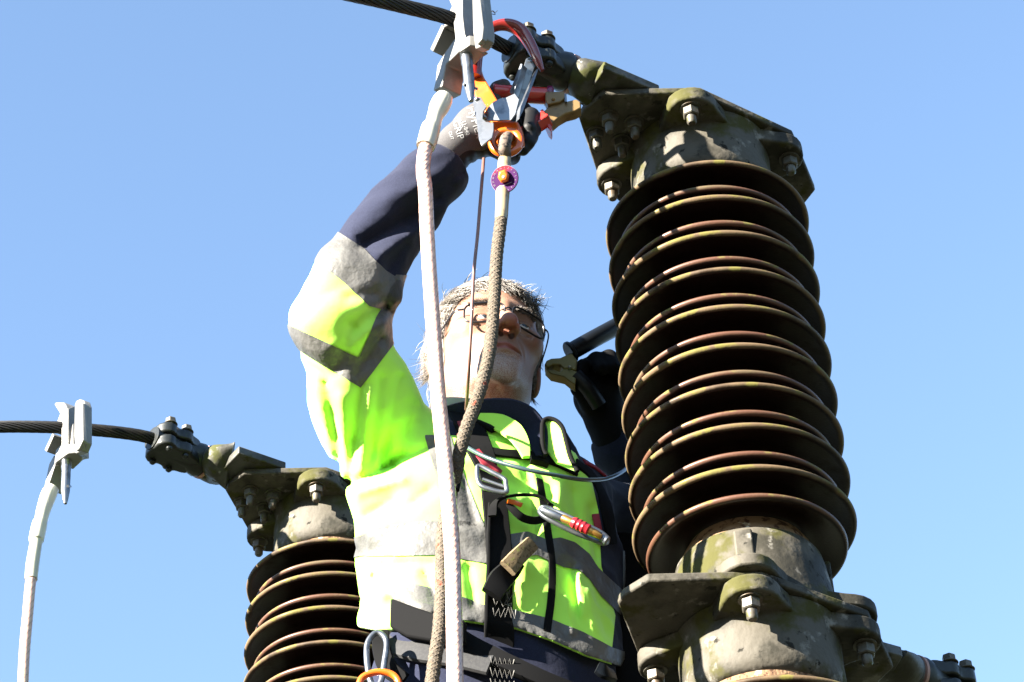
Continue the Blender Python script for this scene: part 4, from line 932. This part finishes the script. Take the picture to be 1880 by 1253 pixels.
# ------------------------------------------------------------------ hand clamps
M_brass = mat('brass_jaws', (.2, .125, .05), .4, metal=.4, layers=[dict(col=(.13, .08, .035), scale=50, lo=.5, hi=.65)]); M_redp = mat('red_plastic_grip', (.42, .022, .014), .25, coat=.6); M_mag = mat('purple_red_collar', (.14, .006, .05), .35, coat=.4)
cl = thing('spring_clamp', aty(1010, 200, 2.70), 'red handled brass clamp gripped by the raised grey glove', 'clamp', 'spring clamps held by the man')
m_ = MB(); V, F, uv = tube_vf(spline([aty(x, y, Y) for x, y, Y in [(904, 170, 2.672), (940, 173, 2.68), (1003, 177, 2.70)]], 6), 16.5/1190, 24); m_.add(V, F, uv); m_.build('upper_grip', M_redp, cl, bevel=.0015)
m_ = MB(); a_, b_ = aty(1001, 176, 2.70), aty(1011, 178, 2.702); V, F, uv = lathe_vf([(.0145, 0), (.0165, .003), (.017, .008), (.0135, .011)], a_, b_-a_, 28); m_.add(V, F, uv); m_.build('grip_collar', M_mag, cl)
m_ = MB(); V, F, uv = tube_vf(spline([aty(x, y, Y) for x, y, Y in [(930, 268, 2.67), (965, 245, 2.685), (1004, 218, 2.685)]], 6), [.0125]*12+[.0145], 4, rb=[.0135]*12+[.0165]); m_.add(V, F, uv); m_.build('lower_grip', M_redp, cl, bevel=.002)
plate_px('grip_lip', [(992, 202), (997, 200), (1014, 236), (1012, 241), (1007, 236)], 2.685, .02, M_redp, cl, .001)
plate_px('upper_jaw', [(1001, 168), (1034, 168), (1040, 178), (1028, 187), (1006, 192), (1001, 183)], 2.685, .018, M_brass, cl, .0015)
plate_px('lower_jaw', [(1007, 196), (1024, 188), (1042, 186), (1058, 182), (1066, 187), (1067, 198), (1056, 204), (1040, 208), (1026, 216), (1011, 229), (996, 206)], 2.69, .02, M_brass, cl, .002)
plate_px('jaw_spring', [(1036, 172), (1040, 172), (1041, 187), (1037, 187)], 2.684, .004, M_steel, cl, .0004)
m_ = MB(); V, F, uv = lathe_vf([(.003, 0), (.0028, .002), (.001, .003)], aty(1016, 183, 2.685), -FWD, 14); m_.add(V, F, uv); m_.build('rivet', M_brass, cl)
M_bp = mat('black_blue_plastic', (.002, .003, .0045), .45, spec=.3, coat=.05); M_ol = mat('olive_brass_jaws', (.16, .125, .04), .4, metal=.6)
c2 = thing('spring_clamp', aty(1045, 660, 3.05), 'black handled olive clamp held by the black glove beside the insulator', 'clamp', 'spring clamps held by the man')
m_ = MB(); V, F, uv = tube_vf(spline([aty(x, y, Y) for x, y, Y in [(1050, 645, 3.05), (1095, 620, 3.06), (1175, 577, 3.10)]], 6), 17/1180, 24); m_.add(V, F, uv); m_.build('upper_grip', M_bp, c2)
m_ = MB(); a_, b_ = aty(1045, 648, 3.05), aty(1052, 644, 3.05); V, F, uv = lathe_vf([(.0165, -.001), (.0185, .001), (.018, .005), (.0145, .007)], a_, b_-a_, 28); m_.add(V, F, uv); m_.build('grip_collar', M_bp, c2)
m_ = MB(); V, F, uv = tube_vf(spline([aty(x, y, Y) for x, y, Y in [(1056, 690, 3.05), (1080, 715, 3.06), (1100, 745, 3.08)]], 6), 15/1180, 20); m_.add(V, F, uv); m_.build('lower_grip', M_bp, c2)
plate_px('upper_jaw', [(999, 670), (1003, 662), (1012, 658), (1028, 657), (1050, 647), (1060, 662), (1058, 680), (1046, 677), (1034, 677), (1028, 670), (1016, 669), (1006, 675)], 3.04, .02, M_ol, c2, .002)
plate_px('lower_jaw', [(1000, 675), (1008, 679), (1020, 680), (1028, 683), (1036, 675), (1060, 682), (1056, 706), (1047, 701), (1036, 692), (1011, 686)], 3.042, .02, M_ol, c2, .002)
m_ = MB(); V, F, uv = lathe_vf([(.003, 0), (.0028, .002), (.001, .003)], aty(1046, 675, 3.038), -FWD, 14); m_.add(V, F, uv); m_.build('rivet', M_steel, c2)

# ------------------------------------------------------------------ collar
M_lin = mat('white_undershirt', (.4, .39, .38), .8)
def free_ribbon(name, pts, wpx, th, matl, par, nrm=None, per=6):
    P = spline([list(aty(x, y, Y)) for x, y, Y in pts], per); n = len(P); nn = -FWD if nrm is None else unit(nrm)
    w_ = np.interp(np.linspace(0, 1, n), np.linspace(0, 1, len(np.atleast_1d(wpx))), np.atleast_1d(wpx).astype(float))
    m_ = MB(); V, F, uv = sheet(P, np.tile(nn, (n, 1)), w_/ppm(P[n//2])/2, th); m_.add(V, F, uv); return m_.build(name, matl, par)
free_ribbon('undershirt_collar', [(806, 742, 2.93), (825, 738, 2.90), (860, 740, 2.875), (900, 746, 2.865), (945, 757, 2.87), (975, 772, 2.90)], 18, .004, M_lin, person)
free_ribbon('collar', [(800, 768, 2.93), (840, 757, 2.88), (888, 754, 2.855), (935, 758, 2.85), (965, 772, 2.855), (986, 798, 2.862), (992, 840, 2.86)], [30, 34, 44, 52, 54, 44, 24], .008, M_navy, jacket)
free_ribbon('collar_lining', [(880, 768, 2.85), (915, 776, 2.842), (942, 792, 2.84), (958, 815, 2.838), (966, 840, 2.838)], [20, 36, 40, 30, 14], .006, M_hv, jacket, nrm=unit([.25, -.8, -.4]))
plate_px('collar_flap', [(998, 800), (998, 777), (1006, 770), (1020, 774), (1031, 787), (1037, 808), (1046, 840), (1060, 866), (1020, 850), (998, 822)], 2.86, .006, M_hv, jacket, .002, unit([-.3, -.9, -.1]))
m_ = MB(); V, F, uv = tube_vf(spline([aty(x, y, 2.852) for x, y in [(1003, 836), (997, 822), (996, 780), (1005, 769), (1021, 773), (1033, 787), (1040, 812), (1047, 838), (1060, 866)]], 5), .0036, 10); m_.add(V, F, uv); m_.build('collar_piping', M_black, jacket)
free_ribbon('collar_back', [(1030, 800, 2.93), (1045, 830, 2.94), (1066, 862, 2.94)], [24, 30, 20], .01, M_navy, jacket)

# ------------------------------------------------------------------ zip, harness
M_redw = mat('dark_red_webbing', (.2, .008, .018), .7, bump=[(900, .3, 1)]); M_tan = mat('tan_frayed_webbing', (.14, .10, .05), .9, layers=[dict(col=(.07, .045, .02), scale=240, lo=.5, hi=.6), dict(col=(.16, .16, .04), scale=60, lo=.6, hi=.7)], bump=[(700, .6, 2)]); M_thr = mat('grey_thread', (.16, .155, .145), .8)
def strap(name, path, w_, th, matl, par, off=.004, per=6, sm=4):
    r = ribbon(path, w_, th, off, per, sm); m_ = MB(); m_.add(*r[:2], r[2]); return m_.build(name, matl, par)
strap('zip', [(990, 880), (997, 920), (1004, 965), (1011, 1010), (1014, 1045), (1012, 1100), (1004, 1160)], 15, .003, M_black, jacket, off=.002)
har = thing('safety_harness', aty(915, 1000, 2.83), 'black and red safety harness strapped over the yellow jacket', 'harness')
strap('shoulder_strap', [(838, 745), (858, 775), (880, 825), (898, 872), (906, 905)], [40, 56, 54, 46, 44], .005, M_black, har, off=.008)
strap('shoulder_pad', [(866, 768), (888, 776), (912, 788)], [34, 36, 30], .008, M_black, har, off=.034)
strap('red_pad', [(884, 768), (900, 774), (911, 781)], [26, 27, 22], .004, M_redw, har, off=.046)
strap('red_insert', [(838, 752), (848, 775), (858, 792)], 20, .003, M_redw, har, off=.016)
strap('red_insert', [(872, 828), (890, 848), (918, 872)], 20, .003, M_redw, har, off=.014)
strap('chest_strap', [(862, 812), (900, 828), (940, 834), (985, 838), (1020, 850), (1060, 868)], [22, 20, 20, 24, 20, 18], .004, M_black, har, off=.010)
strap('chest_buckle', [(975, 838), (992, 842), (1008, 848)], 34, .010, M_black, har, off=.016)
strap('front_strap', [(905, 898), (909, 930), (914, 980), (918, 1040), (918, 1100), (917, 1160), (916, 1215), (914, 1262)], [48, 50, 50, 52, 54, 54, 56, 56], .004, M_black, har, off=.007, sm=8)
strap('strap_edge', [(899, 925), (897, 980), (896, 1040), (893, 1100), (892, 1170)], 6, .006, M_black, har, off=.014, sm=8)
def lift_path(pts, d): return [tuple([x, y, float(on_jacket(x, y, 0, (aty(x, y, 2.85), None))[0][1])-d]) for x, y in pts]
free_ribbon('gear_loop', lift_path([(904, 948), (908, 926), (925, 914), (960, 909), (990, 912), (1008, 924), (1011, 934)], .02), [16, 15, 14, 14, 14, 14, 12], .004, M_black, har, nrm=unit([0, -.5, .8]))
free_ribbon('gear_loop', lift_path([(1011, 932), (1006, 948), (984, 956), (962, 952), (946, 940), (932, 925)], .024), [12, 14, 15, 15, 14, 12], .004, M_black, har)
free_ribbon('orange_label', lift_path([(932, 920), (945, 923), (958, 928)], .035), 9, .0015, M_or, har)
free_ribbon('stowed_strap', lift_path([(902, 1092), (918, 1066), (938, 1045), (952, 1030)], .020), [40, 46, 40, 30], .010, M_black, har)
free_ribbon('tan_strap_end', lift_path([(932, 1044), (952, 1022), (976, 999)], .034), [36, 33, 30], .012, M_tan, har)
for y0, n_ in ((1086, 3), (1206, 3)):
    th_ = MB()
    for r_ in range(n_):
        pts = []
        for k in range(11): x = 900+k*4.4; y = y0+r_*20+(16 if k % 2 else 0)+k*.5; q = on_jacket(x, y, .0145) ; q = q if q else (aty(x, y, 2.835), None); pts.append(q[0])
        Pm = np.mean([(p-CAM) @ FWD for p in pts]); pts = [CAM+(p-CAM)*((Pm-.004)/((p-CAM) @ FWD)) for p in pts]
        V, F, uv = tube_vf(np.array(pts), .0006, 5); th_.add(V, F, uv)
    th_.build('bar_stitching', M_thr, har)
def loop_px(name, pts, Y, r, matl, par, n=12, per=6, closed=True, rb=None):
    m_ = MB(); C = spline([aty(*(p if len(p) == 3 else (*p, Y))) for p in pts], per, closed); V, F, uv = tube_vf(C, r, n, closed=closed, rb=rb); m_.add(V, F, uv); return m_.build(name, matl, par)
loop_px('strap_buckle', [(880, 856), (904, 868), (926, 880), (929, 890), (930, 903), (920, 904), (900, 899), (883, 892), (877, 880), (876, 864)], 2.80, .0036, M_steel, har)
loop_px('buckle_bar', [(886, 880), (908, 888), (928, 895)], 2.80, .0025, M_steel, har, closed=False)
def belt(name, pts, w_, th, matl): 
    return free_ribbon(name, pts, w_, th, matl, har, nrm=unit([0, -1, .05]))
belt('waist_belt', [(700, 1118, 2.90), (745, 1130, 2.87), (800, 1152, 2.845), (860, 1186, 2.84), (930, 1218, 2.84), (1000, 1250, 2.85), (1070, 1278, 2.87), (1130, 1300, 2.90)], [44, 56, 54, 44, 36, 34, 34, 34], .012, M_black)
plate_px('hip_pad', [(716, 1097), (745, 1108), (800, 1127), (852, 1139), (852, 1180), (790, 1176), (745, 1168), (714, 1150)], 2.838, .012, M_black, har, .003, unit([-.35, -.9, -.1]))
belt('webbing_tape', [(700, 1180, 2.88), (760, 1196, 2.85), (830, 1206, 2.84), (900, 1222, 2.835)], 44, .008, mat('grey_black_webbing', (.012, .012, .013), .75, layers=[dict(col=(.018, .018, .018), scale=260, lo=.5, hi=.56)], bump=[(900, .5, 1)]))
free_ribbon('belt_loop', [(655+45, 1160, 2.86), (700, 1190, 2.855), (712, 1225, 2.85), (742, 1250, 2.85)], [30, 34, 36, 30], .007, M_black, har)
belt('belt_adjuster', [(1096, 1226, 2.85), (1110, 1234, 2.855), (1126, 1242, 2.87)], [22, 30, 26], .008, M_bp)
m_ = MB(); V, F, uv = tube_vf(spline([aty(x, y, 3.02) for x, y in [(1118, 1000), (1124, 1080), (1128, 1160), (1130, 1290)]], 6), [.030]*6+[.033]*13, 20, rb=.07); m_.add(V, F, uv); m_.build('back_pad', M_black, har)
strap('red_insert', [(1093, 945), (1098, 970), (1103, 1000)], 14, .003, M_redw, har, off=.008)
strap('side_strap', [(1058, 850), (1090, 880), (1112, 930), (1124, 1000)], [30, 34, 36, 34], .005, M_black, har, off=.006)
strap('red_insert', [(1072, 848), (1092, 858), (1112, 874)], 14, .003, M_redw, har, off=.016)

# ---- carabiners
M_gold = mat('gold_anodised', (.5, .25, .06), .3, metal=.9); M_reda = mat('red_anodised_sleeve', (.42, .02, .03), .3, metal=.5, coat=.3)
cb = thing('carabiner', aty(1050, 965, 2.79), 'silver carabiner with a red screw sleeve hanging on the chest loop', 'carabiner')
loop_px('carabiner_frame', [(991, 938, 2.805), (998, 932, 2.80), (1018, 938, 2.80), (1060, 957, 2.80), (1096, 974, 2.81), (1112, 985, 2.815), (1115, 994, 2.815), (1107, 998, 2.815), (1085, 990, 2.81), (1050, 976, 2.805), (1015, 958, 2.80), (996, 946, 2.80)], 2.79, .0036, M_steel, cb)
def pxrod(name, x0, y0, x1, y1, Y0, Y1, r0, r1, matl, par, ridges=0):
    m_ = MB(); a_, b_ = aty(x0, y0, Y0), aty(x1, y1, Y1); L = np.linalg.norm(b_-a_); prof = [(r0*.8, 0), (r0, L*.08)]
    for k in range(ridges): t = .15+.7*k/max(1, ridges); prof += [(r0, L*t), (r0*1.12, L*(t+.04)), (r0*1.12, L*(t+.08)), (r0, L*(t+.12))]
    prof += [(r1, L*.94), (r1*.8, L)]
    V, F, uv = lathe_vf(prof, a_, b_-a_, 24); m_.add(V, F, uv); return m_.build(name, matl, par)
pxrod('gate', 995, 936, 1036, 954, 2.792, 2.792, .0058, .0052, M_steel, cb)
pxrod('gate_sleeve', 1032, 951, 1056, 962, 2.790, 2.79, .0056, .0056, M_gold, cb)
pxrod('screw_sleeve', 1050, 958, 1082, 974, 2.789, 2.79, .0078, .0078, M_reda, cb, 3)
pxrod('gate_tip', 1080, 973, 1104, 986, 2.79, 2.795, .0052, .0045, M_gold, cb)
pxrod('nose', 1100, 983, 1116, 994, 2.80, 2.80, .006, .0065, M_steel, cb)
cb2 = thing('carabiner', aty(692, 1205, 2.83), 'plain silver carabiner hanging at the hip beside the insulator', 'carabiner')
loop_px('carabiner_frame', [(683, 1168), (694, 1162), (706, 1170), (710, 1185), (706, 1215), (700, 1250), (690, 1262), (680, 1250), (674, 1215), (674, 1185)], 2.82, .0042, M_steel, cb2)
cb3 = thing('carabiner', aty(695, 1250, 2.82), 'orange carabiner at the bottom edge below the man\'s hip', 'carabiner')
loop_px('carabiner_frame', [(660, 1262), (664, 1246), (680, 1237), (702, 1234), (722, 1240), (732, 1254), (728, 1275), (700, 1285), (670, 1280)], 2.80, .0046, M_or, cb3)
